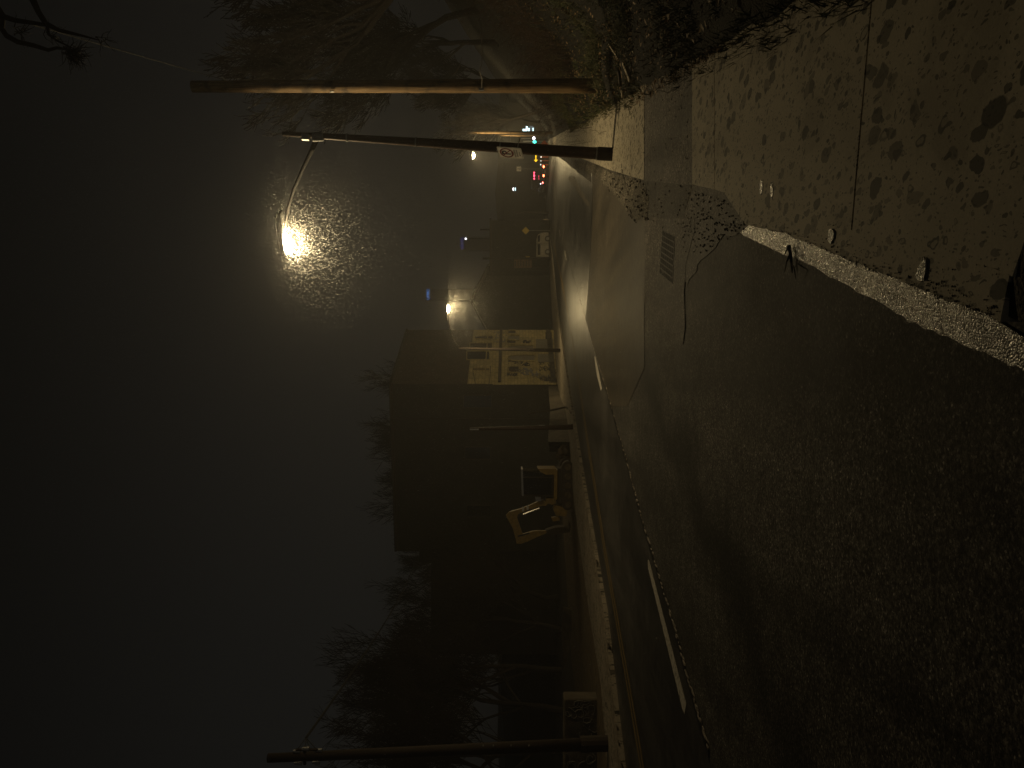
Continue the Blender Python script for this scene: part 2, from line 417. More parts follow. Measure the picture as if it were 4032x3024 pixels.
# smoother lane left of the long joint
sheet('driving_lanes', [S(interp(leftk, y)+.25, y, .004) for y in (3, 12, 18.9, 25.5, 38.8, 69, 95, 173)][:8] +
      Gl([(2175, 600), (2230, 640), (2290, 690), (2331, 720), (2331, 830), (2324, 1000), (2312, 1170), (2303, 1259), (2342, 1400), (2390, 1558), (2469, 1846), (2509, 2000), (2570, 2210), (2657, 2512), (2718, 2741), (2790, 2990), (3300, 4600)], .004), MAT['lane'])
# pale concrete road panel and the trench patch that crosses it
sheet('road_panel', Gl([(2331, 660), (2331, 830), (2324, 1000), (2312, 1170), (2304, 1262), (2330, 1360), (2370, 1500), (2405, 1600), (2470, 1600), (2536, 1450), (2536, 1186), (2541, 1000), (2541, 720)], .006), MAT['panel'])
sheet('road_joint', Gl([(2328.5, 660), (2328.5, 830), (2321.5, 1000), (2309.5, 1170), (2301, 1262), (2304, 1262), (2312.5, 1170), (2324.5, 1000), (2332, 830), (2332, 660)], .009), MAT['tar'])
sheet('trench_patch', Gl([(2536, 860), (2541, 1000), (2536, 1100), (2533, 1186), (2600, 1262), (2663, 1335), (2688, 1356), (2697, 1290), (2693, 1150), (2700, 1040), (2735, 905), (2735, 860)], .010), MAT['patch'])
# joint sealed with tar
jl = [(2200, 905), (2240, 1031), (2268, 1132), (2303, 1259), (2342, 1400), (2390, 1558), (2469, 1846), (2509, 2000), (2570, 2210), (2657, 2512), (2718, 2741), (2790, 2990)]
ja = [G(x, y, .008) for x, y in jl]; jb = [p + Vector((.09 + R.uniform(-.015, .03), 0, 0)) for p in ja]
mb = MB(); mb.prism(ja + jb[::-1], (0, 0, -.002)); tag(mb.build('pavement_joint', MAT['tar']), kind='structure')
mb = MB()
for (x0, y0), (x1, y1) in zip(jl[1:], jl[2:]):
    for k in range(14):
        t = (k + R.random())/14
        p = G(x0+(x1-x0)*t, y0+(y1-y0)*t, .009) + Vector((R.uniform(.07, .13), 0, 0))
        mb.sphere(p, (R.uniform(.01, .03), R.uniform(.03, .12), .008), 6, 4)
tag(mb.build('joint_grit', MAT['silt']), kind='stuff')
# painted lines
def dash(pts, name, h=.010, m='white_paint'): return sheet(name, Gl(pts, h), MAT[m])
dash([(2551, 2203), (2556, 2208), (2702, 2770), (2695, 2812), (2686, 2790), (2551, 2235)], 'lane_dash')
dash([(2340, 1404), (2344, 1404), (2352, 1440), (2370, 1527), (2366, 1540), (2350, 1478)], 'lane_dash')
dash([(2223, 988), (2225, 988), (2230.5, 1024), (2228.5, 1026)], 'lane_dash')
dash([(2201.5, 905), (2203.2, 905), (2206.5, 930), (2204.8, 930)], 'lane_dash')
yl = [(2180, 960), (2187, 1000), (2195, 1037), (2215, 1136), (2243, 1290), (2263, 1420), (2290, 1600), (2314, 1770), (2343, 1950), (2384, 2220), (2432, 2500), (2478, 2770), (2520, 3024), (2580, 3400)]
for k in (0, 1):
    A = []; B = []
    for x, y in yl:
        p = G(x, y, .011); A.append(p + Vector((.02+k*.24, 0, 0))); B.append(p + Vector((.13+k*.24, 0, 0)))
    mb = MB(); mb.prism(A + B[::-1], (0, 0, -.002)); tag(mb.build('yellow_centre_line', MAT['yellow_paint']), kind='structure')

# near sidewalk: slabs with gaps between, 8 cm above the road
H = .08
edgeR = lambda d: .75 + .31*d + .4
def slab(name, d0, d1, left0, left1, r0=None, r1=None, mat='walk', h=H, gap=.006):
    mb = MB()
    a_ = S(left0, d0+gap, h); b_ = S(left1, d1-gap, h)
    c_ = S(r1 if r1 is not None else edgeR(d1), d1-gap, h); d_ = S(r0 if r0 is not None else edgeR(d0), d0+gap, h)
    mb.prism([a_, d_, c_, b_], (0, 0, -.16)); return tag(mb.build(name, MAT[mat]), kind='structure')
def dep(x, h=H): return F*(EYE-h)/(x-2120)
def Xof(y, d): return (1512-y)*d/F
dA, dB, dC = dep(2410), dep(2536), dep(2725)
slab('sidewalk', dA, 24, Xof(672, dA), Xof(632, 24), mat='walk')
slab('sidewalk', 24, 34, Xof(632, 24), Xof(612, 34), mat='walk')
slab('sidewalk', 34, 60, Xof(612, 34), Xof(592, 60), r1=24, mat='walk')
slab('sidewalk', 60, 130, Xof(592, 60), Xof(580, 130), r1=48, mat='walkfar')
slab('sidewalk', dB, dA, Xof(709, dB), Xof(672, dA))
slab('sidewalk_patch', dC, dB, Xof(729, dC), Xof(712, dB), mat='patch', h=H-.005, gap=0)
dD = dep(2813); dE = dep(3370); 
slab('sidewalk', dD, dC, Xof(745, dD), Xof(727, dC))
mb = MB(); mb.prism([G(2813, 747, H) + Vector((0, -.006, 0)), G(3350, 905, H), G(3429, 0, H), G(3500, -700, H), G(2813, -60, H) + Vector((0, -.006, 0))], (0, 0, -.16)); tag(mb.build('sidewalk', MAT['walk']), kind='structure')
mb = MB(); mb.prism([G(3356, 905, H), G(3700, 1000, H), G(3930, 1060, H), G(3985, 1090, H), G(4040, 930, H), G(4300, 600, H), G(5200, -600, H), G(4700, -1900, H), G(3505, -700, H), G(3435, 0, H)], (0, 0, -.16)); tag(mb.build('sidewalk', MAT['walk']), kind='structure')
# old kerb top between the slabs and the gutter
def jag(a, b, n, amp):
    out = []
    for k in range(n+1):
        t = k/n; out.append((a[0]+(b[0]-a[0])*t + R.uniform(-amp, amp), a[1]+(b[1]-a[1])*t + R.uniform(-amp, amp)))
    return out
top_in = jag((2850, 755), (3340, 890), 14, 2) + jag((3360, 896), (3975, 1075), 14, 2)
top_out = jag((2935, 884), (3100, 922), 6, 4) + jag((3130, 935), (3390, 1042), 10, 4) + jag((3410, 1052), (3690, 1165), 12, 5) + jag((3710, 1175), (3940, 1262), 10, 6)
mb = MB(); mb.prism([G(x, y, H-.006) for x, y in top_in + top_out[::-1]], (0, 0, -.14)); tag(mb.build('kerb', MAT['walk']), kind='structure')
# dark crumbled soil between kerb and slabs
mb = MB()
for k in range(260):
    t = R.random(); a0 = top_in[int(t*(len(top_in)-1))]; s = R.random()**3.5
    b0 = top_out[int(t*(len(top_out)-1))]
    if R.random() < .85: a0, b0 = b0, a0
    x = a0[0]+(b0[0]-a0[0])*s*.6 + R.uniform(-18, 18); y = a0[1]+(b0[1]-a0[1])*s*.5 + R.uniform(-5, 5)
    r = R.uniform(.0015, .0045)
    mb.sphere(G(x, y, H-.002), (r*R.uniform(.8, 1.8), r*R.uniform(.8, 1.8), r*.8), 5, 4)
tag(mb.build('dirt_crumbs', MAT['ground']), kind='stuff')
# wet gutter strip of exposed aggregate
gt = [(2916, 915), (2950, 885), (2985, 880)] + [(x-6, y-2) for x, y in top_out[3:]] + [(4040, 1335), (4300, 1460)]
gb = jag((4300, 1600), (4027, 1464), 5, 8) + jag((4000, 1450), (3576, 1261), 14, 9) + jag((3560, 1250), (3200, 1052), 12, 7) + jag((3180, 1042), (2930, 925), 8, 5)
mb = MB(); mb.prism([G(x, y, .012) for x, y in gt + gb], (0, 0, -.01)); tag(mb.build('gutter', MAT['aggregate']), kind='structure')
# worn holes in the kerb where the same aggregate shows
for pts in ([(3262, 905), (3272, 900), (3283, 915), (3280, 940), (3268, 962), (3259, 940)],
            [(3602, 1085), (3618, 1045), (3636, 1012), (3645, 1030), (3642, 1070), (3635, 1105), (3612, 1108)],
            [(2990, 725), (2998, 705), (3004, 730), (3000, 760), (2991, 765)],
            [(3034, 725), (3040, 722), (3044, 750), (3040, 785), (3032, 770)]):
    mb = MB(); mb.prism([G(x, y, H+.003) for x, y in pts], (0, 0, -.006)); tag(mb.build('worn_kerb_spot', MAT['aggregate']), kind='structure')
# dark strip past the end of the slab
mb = MB(); mb.prism([G(3950, 1238, .05), G(4040, 920, .088), G(4300, 560, .088), G(5200, 600, .088), G(4500, 1400, .05), G(4100, 1300, .05)], (0, 0, -.02)); tag(mb.build('slab_end_strip', MAT['ground']), kind='structure')

# gravel verge between far sidewalk and road, with a lumpy surface
def lumpy(name, poly, mat, h, amp, res=.12, kind='structure', fall=.35, seed=1):
    pts = [G(x, y, 0) for x, y in poly]
    xs = [p.x for p in pts]; ysq = [p.y for p in pts]
    def inside(x, y):
        c = False; n = len(pts)
        for i in range(n):
            a, b = pts[i], pts[(i+1) % n]
            if (a.y > y) != (b.y > y) and x < (b.x-a.x)*(y-a.y)/(b.y-a.y)+a.x: c = not c
        return c
    def edge(x, y):
        best = 9
        for i in range(len(pts)):
            a, b = pts[i], pts[(i+1) % len(pts)]
            dx, dy = b.x-a.x, b.y-a.y; L2 = dx*dx+dy*dy or 1e-9
            t = max(0, min(1, ((x-a.x)*dx+(y-a.y)*dy)/L2))
            best = min(best, math.hypot(x-a.x-t*dx, y-a.y-t*dy))
        return best
    from mathutils import noise as MN
    mb = MB(); nx = int((max(xs)-min(xs))/res)+1; ny = int((max(ysq)-min(ysq))/(res*1.6))+1
    idx = {}
    for j in range(ny+1):
        for i in range(nx+1):
            x = min(xs)+i*res; y = min(ysq)+j*res*1.6
            x += R.uniform(-.3, .3)*res; y += R.uniform(-.3, .3)*res
            if inside(x, y):
                e = min(1, edge(x, y)/fall)
                z = h*e + amp*e*MN.noise(Vector((x*2.1, y*2.1, seed))) + amp*.6*MN.noise(Vector((x*7, y*7, seed)))*e
                idx[(i, j)] = len(mb.v); mb.v.append(tuple(S(x, y, max(.004, z))))
    for j in range(ny):
        for i in range(nx):
            q = [(i, j), (i+1, j), (i+1, j+1), (i, j+1)]
            if all(k in idx for k in q): mb.f.append(tuple(idx[k] for k in q))
    return tag(mb.build(name, mat, smooth=True), kind=kind)
lumpy('gravel_verge', [(2250, 622), (2338, 640), (2411, 668), (2536, 706), (2560, 760), (2552, 880), (2506, 888), (2470, 850), (2420, 778), (2385, 740), (2350, 712), (2300, 680), (2262, 660)], MAT['gravel'], .03, .010, res=.08)
lumpy('gutter_silt', [(2236, 690), (2262, 688), (2285, 725), (2310, 775), (2331, 808), (2331, 822), (2318, 818), (2290, 790), (2262, 745), (2240, 712)], MAT['silt'], .02, .015, seed=4, fall=.2)
def ragged(pts, amp, sub=5):
    out = []
    for a_, b_ in zip(pts, pts[1:]+pts[:1]):
        for k in range(sub):
            t = k/sub; out.append((a_[0]+(b_[0]-a_[0])*t+R.uniform(-amp, amp), a_[1]+(b_[1]-a_[1])*t+R.uniform(-amp, amp)))
    return out
sheet('brown_apron', Gl(ragged([(2726, 722), (2850, 748), (3010, 820), (2990, 890), (2925, 915), (2850, 935), (2760, 1030), (2700, 1120), (2680, 1000), (2700, 840)], 6), .007), MAT['patch'])
lumpy('dirt_apron', ragged([(2724, 720), (2850, 745), (2970, 795), (3035, 870), (2990, 885), (2925, 868), (2850, 845), (2780, 850), (2735, 890), (2708, 960), (2672, 985), (2682, 900), (2700, 820)], 9), MAT['darkdirt'], .010, .005, res=.025, seed=6, fall=.3)

# loose stones, leaves
mb = MB()
def scatter_poly(px, n, fn):
    xs = [p[0] for p in px]; yq = [p[1] for p in px]; k = 0; tries = 0
    while k < n and tries < n*30:
        tries += 1
        x = R.uniform(min(xs), max(xs)); y = R.uniform(min(yq), max(yq)); c = False
        for i in range(len(px)):
            a, b = px[i], px[(i+1) % len(px)]
            if (a[1] > y) != (b[1] > y) and x < (b[0]-a[0])*(y-a[1])/(b[1]-a[1])+a[0]: c = not c
        if c: fn(x, y); k += 1
def stone(x, y, h=.03, s=1):
    r = R.uniform(.006, .022)*s; p = G(x, y, h); mb.sphere(p, (r*R.uniform(.7, 1.3), r*R.uniform(.7, 1.3), r*.7), 6, 4)
scatter_poly([(2411, 672), (2536, 709), (2560, 860), (2506, 888), (2420, 778), (2350, 712)], 150, lambda x, y: stone(x, y, .05))
scatter_poly([(2540, 250), (2725, 240), (2735, 900), (2541, 900)], 200, lambda x, y: stone(x, y, .075, .55))
scatter_poly([(2735, 745), (3010, 838), (2925, 915), (2760, 1000), (2660, 985)], 260, lambda x, y: stone(x, y, .012, .5))
tag(mb.build('loose_stones', MAT['gravel']), kind='stuff')
mb = MB()
def leafy(x, y, h=.09, s=1):
    p = G(x, y, h); r = R.uniform(.02, .05)*s; an = R.uniform(0, 6.28); ax = Vector((math.cos(an), math.sin(an), R.uniform(-.3, .5))).normalized(); bx = Vector((-math.sin(an), math.cos(an), R.uniform(-.2, .4))).normalized()
    mb.add([p-ax*r, p+bx*r*.45+Vector((0,0,r*.2)), p+ax*r, p-bx*r*.45], [(0, 1, 2, 3)])
scatter_poly([(2500, 160), (2725, 130), (2860, 190), (2725, 270), (2560, 380), (2480, 420)], 900, leafy)
tag(mb.build('dead_leaves', MAT['leaf']), kind='stuff')

# twig lying on the gutter
mb = MB(); T0 = [G(3106, 968, .03), G(3112, 1000, .03), G(3116, 1035, .02), G(3120, 1075, .02)]
mb.tube(T0, [.012, .011, .009, .003], 6); mb.tube([T0[1], G(3098, 1030, .05), G(3088, 1075, .02)], [.007, .005, .002], 5); mb.tube([T0[2], G(3128, 1060, .05), G(3134, 1100, .03)], [.006, .004, .002], 5)
mb.tube([T0[0], G(3090, 1002, .06)], [.006, .003], 5)
tag(mb.build('fallen_twig', MAT['bark']), 'dark forked twig lying across the pale wet gutter', 'twig')
mb = MB(); mb.tube([G(2445, 655, .02), G(2449, 672, .10), G(2458, 700, .05), G(2462, 716, .02)], [.006, .006, .005, .002], 5)
mb.tube([G(2440, 680, .03), G(2452, 692, .08)], [.004, .002], 5)
tag(mb.build('dry_stalk', MAT['bark']), 'thin dry stalk on the gravel beside the leaning pole', 'stalk')

# drain grate
q = [G(2608, 905, .014), G(2657, 931, .014), G(2648, 1119, .014), G(2596, 1075, .014)]
gr = thing('drain_grate', 'rusty slotted cast iron storm drain grate in the road gutter', 'drain grate', q[0])
def bil(s_, t_): return (q[0]*(1-s_)+q[1]*s_)*(1-t_) + (q[3]*(1-s_)+q[2]*s_)*t_
mb = MB()
for i in range(7):
    s0 = i/6; w0 = .028 if i in (0, 6) else .010
    mb.prism([bil(max(0, s0-w0), 0), bil(min(1, s0+w0), 0), bil(min(1, s0+w0), 1), bil(max(0, s0-w0), 1)], (0, 0, -.03))
mb.build('slat', MAT['iron'], gr)
mb = MB()
for j in range(9):
    t0 = j/8; w0 = .012
    mb.prism([p+Vector((0, 0, .001)) for p in (bil(0, max(0, t0-w0)), bil(1, max(0, t0-w0)), bil(1, min(1, t0+w0)), bil(0, min(1, t0+w0)))], (0, 0, -.03))
mb.build('frame', MAT['iron'], gr)
mb = MB(); mb.prism([bil(0, 0)+Vector((0,0,-.0025)), bil(1, 0)+Vector((0,0,-.0025)), bil(1, 1)+Vector((0,0,-.0025)), bil(0, 1)+Vector((0,0,-.0025))], (0, 0, -.001)); mb.build('pit', MAT['black'], gr)  # flat black sheet stands for the shade down in the drain

# far sidewalk along the left side
fs_in = [(2146, 716), (2148, 832), (2173, 1002), (2190, 1200), (2245, 1573), (2310, 1995), (2376, 2400), (2444, 3024), (2520, 3700)]
fs_out = [(2138, 716), (2140, 832), (2160, 1002), (2171, 1200), (2193, 1500), (2228, 1690), (2262, 1990), (2290, 2200), (2318, 2400), (2366, 2700), (2392, 3024), (2440, 3700)]
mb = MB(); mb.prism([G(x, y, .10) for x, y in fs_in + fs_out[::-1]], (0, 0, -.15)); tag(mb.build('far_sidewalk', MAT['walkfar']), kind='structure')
mb = MB()
for (x0, y0), (x1, y1) in zip(fs_in[2:], fs_in[3:]):
    for k in range(60):
        t = R.random(); p = G(x0+(x1-x0)*t - R.uniform(0, 14), y0+(y1-y0)*t, .10)
        mb.sphere(p, (R.uniform(.02, .10), R.uniform(.04, .3), .007), 6, 4)
tag(mb.build('pavement_dirt', MAT['kerbtop']), kind='stuff')
# muddy verge behind it
sheet('muddy_verge', Gl([(2225, 1690), (2262, 1990), (2290, 2200), (2318, 2400), (2366, 2700), (2392, 3024), (2440, 3700), (2360, 3900), (2300, 3024), (2250, 2600), (2225, 2200), (2205, 1900), (2200, 1700)], .06), MAT['mud'])

# ------------------------------------------------------------------ street lamps and poles
def cobra(prefix_thing, tip, yaw, lens_mat, scale=1.0):
    """luminaire head at tip (lens centre); yaw = direction of the arm seen from above; the glowing bowl is the light source"""
    M = frame(tip, (math.cos(yaw), math.sin(yaw), 0), (-math.sin(yaw), math.cos(yaw), 0), (0, 0, 1))
    s = scale
    mb = MB()
    mb.bbox((-.80*s, -.17*s, .02*s), (.30*s, .17*s, .12*s), .03*s, M); mb.bbox((-.70*s, -.13*s, .115*s), (.12*s, .13*s, .17*s), .02*s, M)
    n = 20
    hd = mb.build('lamp_head', MAT['steel'], prefix_thing)
    mb = MB(); rows = 5; vs = []
    for q in range(rows):
        a = math.pi/2*q/rows
        for i in range(n): vs.append(M @ Vector((.02*s+.25*s*math.cos(a)*math.cos(2*math.pi*i/n), .16*s*math.cos(a)*math.sin(2*math.pi*i/n), .02*s-.15*s*math.sin(a))))
    vs.append(M @ Vector((.02*s, 0, -.13*s)))
    fs = [(q*n+i, (q+1)*n+i, (q+1)*n+(i+1) % n, q*n+(i+1) % n) for q in range(rows-1) for i in range(n)] + [((rows-1)*n+i, rows*n, (rows-1)*n+(i+1) % n) for i in range(n)]
    mb.add(vs, fs); mb.build('glass', lens_mat, hd, smooth=True)
    return M

# 1: leaning sign pole with the near lamp
base = G(2410, 608, H); topw = P(1112, 526, 16.05); armp = P(1250, 541, 16.0)
pl = thing('leaning_street_lamp', 'leaning brown steel lamp pole with parking sign and the large glowing lamp', 'street lamp', base, 'street lamps over the road')
def along(t): return base + (topw-base)*t
mb = MB(); ts = [0, .05, .2, .4, .6, .8, .9, 1]
mb.tube([along(t) for t in ts], [.125, .122, .115, .103, .088, .07, .06, .045], 16); mb.build('pole', MAT['poleiron'], pl, smooth=True)
mb = MB(); mb.tube([along(0)+Vector((0,0,-.05)), along(.043)], .137, 16); mb.build('base_sleeve', MAT['darkwood'], pl)
mb = MB()
for t in (.045, .335, .59, .80): mb.tube([along(t), along(t+.004)], .135-.062*t, 14)
build_each(mb, 'band', MAT['steel'], pl)
tip = P(1130, 958, 18.7)
mb = MB(); apts = [armp, P(1228, 590, 16.3), P(1190, 670, 16.8), P(1157, 745, 17.3), P(1136, 815, 17.8), P(1126, 870, 18.2), P(1121, 905, 18.45)]
mb.tube(apts, [.06, .05, .042, .036, .032, .03, .03], 10); arm = mb.build('arm', MAT['darkwood'], pl, smooth=True)
mb = MB(); mb.tube([armp + Vector((.02, 0, -.12)), armp + Vector((0, -.03, .10))], .095, 12)
mb.bbox(tuple(P(1215, 548, 15.85)), tuple(P(1215, 548, 15.85)+Vector((.12, .12, .16))), .01); build_each(mb, 'bracket', MAT['steel'], pl)
av = apts[-1]-apts[-3]
cobra(pl, tip, math.radians(150), MAT['lens'])

# the parking sign: a thing of its own fixed to the pole
c0 = P(1960, 576, 16.3); c1 = P(1966, 619, 16.3); c2 = P(2058, 575, 16.3)
UL = P(1961.5, 620, 15.86); UR = P(1962, 578, 15.53); LL = P(2055, 625, 15.73); LR = P(2059, 585, 15.40)
ctr = (UL+UR+LL+LR)/4; az = ((UL-LL)+(UR-LR)).normalized(); ax = ((UR-UL)+(LR-LL)).normalized(); ax = (ax-az*ax.dot(az)).normalized(); ayv = az.cross(ax)
W_ = ((UR-UL).length+(LR-LL).length)/2; H_ = ((UL-LL).length+(UR-LR).length)/2
M = frame(ctr, ax, -ayv if (ax.cross(-ayv)).dot(az) < 0 else ayv, az)
Ms = frame(ctr, ax, az, ax.cross(az))      # x right, y up, z toward the camera
ps = thing('parking_sign', 'small white no parking sign bolted to the leaning pole', 'road sign', ctr)
def rrect(w, h, r, n=5):
    o = []
    for cx, cy, a0 in ((w/2-r, h/2-r, 0), (-w/2+r, h/2-r, 90), (-w/2+r, -h/2+r, 180), (w/2-r, -h/2+r, 270)):
        for k in range(n+1):
            a = math.radians(a0+90*k/n); o.append((cx+r*math.cos(a), cy+r*math.sin(a)))
    return o
nz = Ms.to_3x3() @ Vector((0, 0, 1))
mb = MB(); mb.prism([Ms @ Vector((x, y, .0)) for x, y in rrect(W_, H_, .035)], nz*-.004); mb.build('plate', MAT['signwhite'], ps)
def ringp(cx, cy, r0, r1, z, n=36, a0=0, a1=360, sy=1):
    mb = MB(); vs = []
    for k in range(n+1):
        a = math.radians(a0+(a1-a0)*k/n)
        vs += [Ms @ Vector((cx+r0*math.cos(a), cy+r0*math.sin(a)*sy, z)), Ms @ Vector((cx+r1*math.cos(a), cy+r1*math.sin(a)*sy, z))]
    mb.add(vs, [(2*k, 2*k+1, 2*k+3, 2*k+2) for k in range(n)]); return mb
oy = H_/2 - W_*.52
mb = ringp(0, oy, W_*.33, W_*.42, .003)
d_ = W_*.375*.7071
mb.prism([Ms @ Vector(p) for p in ((-d_-.008, oy+d_-.008, .0035), (-d_+.008, oy+d_+.008, .0035), (d_+.008, oy-d_+.008, .0035), (d_-.008, oy-d_-.008, .0035))], nz*-.001)
mb.build('prohibition_ring', MAT['signred'], ps)
text_mb('P', W_*.72, Ms @ Matrix.Translation((0, oy, .002)), .0006, .006).build('letter', MAT['signblack'], ps)
ob = rrect(W_*.93, H_*.96, .03); ib = rrect(W_*.90, H_*.945, .028)
mb = MB(); nn_ = len(ob); mb.add([Ms @ Vector((x, y, .002)) for x, y in ob] + [Ms @ Vector((x, y, .002)) for x, y in ib], [(i, (i+1) % nn_, nn_+(i+1) % nn_, nn_+i) for i in range(nn_)]); mb.build('border', MAT['signblack'], ps)
mb = MB()          # the small print is too blurred to read: short dark strokes in its rows
def strokes(cy, hh, x0, x1, n):
    for k in range(n):
        xa = x0+(x1-x0)*k/n; wk = (x1-x0)/n
        mb.prism([Ms @ Vector(p) for p in ((xa, cy-hh*(.5 if k % 3 else .3), .002), (xa+wk*.55, cy-hh*.5, .002), (xa+wk*.55, cy+hh*(.5 if k % 2 else .25), .002), (xa, cy+hh*.5, .002))], nz*-.0005)
strokes(-H_*.06, H_*.055, -W_*.12, W_*.12, 3); strokes(-H_*.19, H_*.06, -W_*.36, W_*.36, 9); strokes(-H_*.28, H_*.06, -W_*.30, W_*.34, 8)
mb.prism([Ms @ Vector(p) for p in ((-.09, -H_*.385, .002), (-.045, -H_*.355, .002), (-.045, -H_*.375, .002), (.05, -H_*.375, .002), (.05, -H_*.395, .002), (-.045, -H_*.395, .002), (-.045, -H_*.415, .002))], nz*-.0005)
mb.build('lettering', MAT['signblack'], ps)
mb = MB(); bp = Ms @ Vector((.02, H_/2+.03, -.03)); mb.tube([bp, bp+Vector((.10, .35, .0))], .02, 8); mb.tube([Ms @ Vector((.08, -H_*.3, -.01)), Ms @ Vector((.10, -H_*.3, -.3))], .012, 6); build_each(mb, 'bracket', MAT['steel'], ps)

# 2: tall wooden utility pole on the bank
wb = G(2369, 338, 0.15); wt = P(757, 341, wb.y)
wp = thing('wooden_utility_pole', 'tall bare timber utility pole lit gold on one side, at the grass bank', 'utility pole', wb)
mb = MB(); mb.tube([wb+Vector((0,0,-.2))+(wt-wb)*t for t in (0, .1, .3, .5, .7, .85)] + [wt], [.165, .16, .152, .146, .14, .135, .13], 20); mb.build('pole', MAT['wood'], wp, smooth=True)
mb = MB(); mb.tube([P(1885, 352, wb.y-.15), P(1905, 352, wb.y-.15)], .035, 8); mb.tube([P(1300, 360, wb.y-.1), P(1315, 360, wb.y-.1)], .02, 8); build_each(mb, 'cable_clamp', MAT['steel'], wp)
mb = MB(); mb.tube([P(1897, 346, wb.y-.2), P(1898, 310, wb.y-.25), P(1889, 283, wb.y-.3), P(1897, 250, wb.y-.3), P(1898, 190, wb.y-.3), P(1896, 130, wb.y-.2), P(1893, 95, wb.y-.1), P(1884, 70, wb.y)], .008, 5)
tag(mb.build('loose_cable', MAT['palecable']), 'thin pale cable sagging sideways from the timber pole into the dark', 'cable')
mb = MB(); mb.tube([P(1784, 296, wb.y+.6), P(1795, 285, wb.y+.6), P(1808, 262, wb.y+.7), P(1815, 240, wb.y+.8), P(1818, 225, wb.y+.9)], [.008, .014, .012, .008, .004], 5)
tag(mb.build('hanging_twig', MAT['palecable']), 'short curved pale twig hanging in the dark beside the timber pole', 'twig')
# service wire overhead
mb = MB()
pa = P(925, 326, wb.y); pb = P(0, 60, 9.0); pc_ = P(-260, -20, 7.4)
def sag(a, b, s, n=14): return [a+(b-a)*(k/n)+Vector((0, 0, -s*4*(k/n)*(1-k/n))) for k in range(n+1)]
mb.tube(sag(pa, pb, -.02) + [pc_], .008, 6)
tag(mb.build('service_wire', MAT['cable']), 'black service wire running overhead from the timber pole through branches', 'wire')

# 3: lamp across the street with the long curved arm
b3 = G(2208, 1380, .08); d3 = b3.y
p3 = thing('street_lamp', 'dark lamp pole with curved arm standing before the cream facade', 'street lamp', b3, 'street lamps over the road')
t3 = P(1806, 1372, d3)
mb = MB(); mb.tube([b3, b3+(t3-b3)*.4, t3], [.13, .11, .075], 12); mb.build('pole', MAT['darkwood'], p3, smooth=True)
mb = MB(); mb.tube([P(1812, 1372, d3), P(1796, 1352, d3), P(1778, 1315, d3-.4), P(1768, 1275, d3-.8), P(1765, 1245, d3-1.2), P(1764, 1232, d3-1.4)], [.06, .05, .045, .04, .04, .04], 8); mb.build('arm', MAT['darkwood'], p3, smooth=True)
cobra(p3, P(1764, 1216, d3-1.6), math.atan2(-.3, 1), MAT['lens_far'], scale=.95)
mb = MB()
for k, (xa, ya) in enumerate(((2050, 1383), (2066, 1381), (2082, 1379), (2098, 1380))):
    c = P(xa, ya, d3-.16); Mt = frame(c, (1, 0, 0), (0, 0, 1), (0, -1, 0))
    if k == 1: mb.tube([Mt @ Vector((.12*math.cos(t*.785), .12*math.sin(t*.785), 0)) for t in range(9)], .012, 4)
    elif k in (0, 3): mb.tube([Mt @ Vector(v) for v in ((-.1, .1, 0), (.0, -.1, 0), (.1, .1, 0))], .012, 4)
    else: mb.tube([Mt @ Vector(v) for v in ((-.1, -.1, 0), (.0, .1, 0), (.1, -.1, 0), (0.02, 0, 0), (-.06, 0, 0))], .012, 4)
mb.build('painted_scrawl', MAT['spray_pale'], p3)
# 4: two distant lamps on the right side, lit timber poles
def far_lamp(px_lamp, px_top, ylamp, ytop, d, label, power):
    b = S(Xof(ytop, d), d, .1); o = thing('street_lamp', label, 'street lamp', b, 'street lamps over the road')
    t = P(px_top, ytop, d)+Vector((0, 0, .9))
    mb = MB(); mb.tube([b, t], [.16, .12], 10); mb.build('pole', MAT['wood'], o, smooth=True)
    lp = P(px_lamp, ylamp, d-.8)
    mb = MB(); a0 = P(px_top, ytop, d); mb.tube([a0, a0+(lp-a0)*.4+Vector((0,0,.35)), lp+Vector((.3, .1, .15))], [.05, .04, .035], 6); mb.build('arm', MAT['steel'], o)
    cobra(o, lp, math.pi, MAT['lens_far'], scale=1.15); return o
far_lamp(1863, 1880, 612, 522, 75, 'distant lamp glowing above the parking sign, on a gold lit pole', 2600)
far_lamp(1972, 1975, 590, 533, 112, 'farthest lamp pole, shorter gold lit pole left of the bright windows', 2600)

# left utility pole with insulators and the aerial cable
bL = G(2400, 2926, .06); tL = P(1055, 2985, bL.y)
pL = thing('dark_utility_pole', 'black utility pole with insulators beside the graffiti barrier', 'utility pole', bL)
mb = MB(); mb.tube([bL+Vector((0,0,-.1)), bL+(tL-bL)*.5, tL], [.14, .115, .095], 12); mb.build('pole', MAT['darkwood'], pL, smooth=True)
mb = MB(); mb.tube([bL+Vector((0,0,-.05)), bL+(tL-bL)*.085], .17, 12); mb.build('base_sleeve', MAT['darkwood'], pL)
iso = [P(x, y, bL.y+o) for x, y, o in ((1165, 2958, 0), (1200, 2948, -.3), (1222, 2955, .2), (1250, 2955, 0), (1170, 3005, .1), (1240, 3002, .1))]
mb = MB()
for p in iso: mb.tube([p+Vector((0,0,-.10)), p+Vector((0,0,.06))], [.05, .03], 8)
build_each(mb, 'insulator', MAT['steel'], pL)
mb = MB(); mb.tube([P(1165, 2952, bL.y-.1), P(1250, 2952, bL.y-.1)], .03, 6); mb.tube([P(1200, 2940, bL.y), P(1200, 3010, bL.y)], .035, 6); build_each(mb, 'cross_arm', MAT['darkwood'], pL)
mb = MB()
for xa in (1900, 1940, 2010, 2080): mb.tube([P(xa, 2936, bL.y-.13), P(xa+5, 2936, bL.y-.13)], .02, 6)
build_each(mb, 'tag_plate', MAT['steel'], pL)
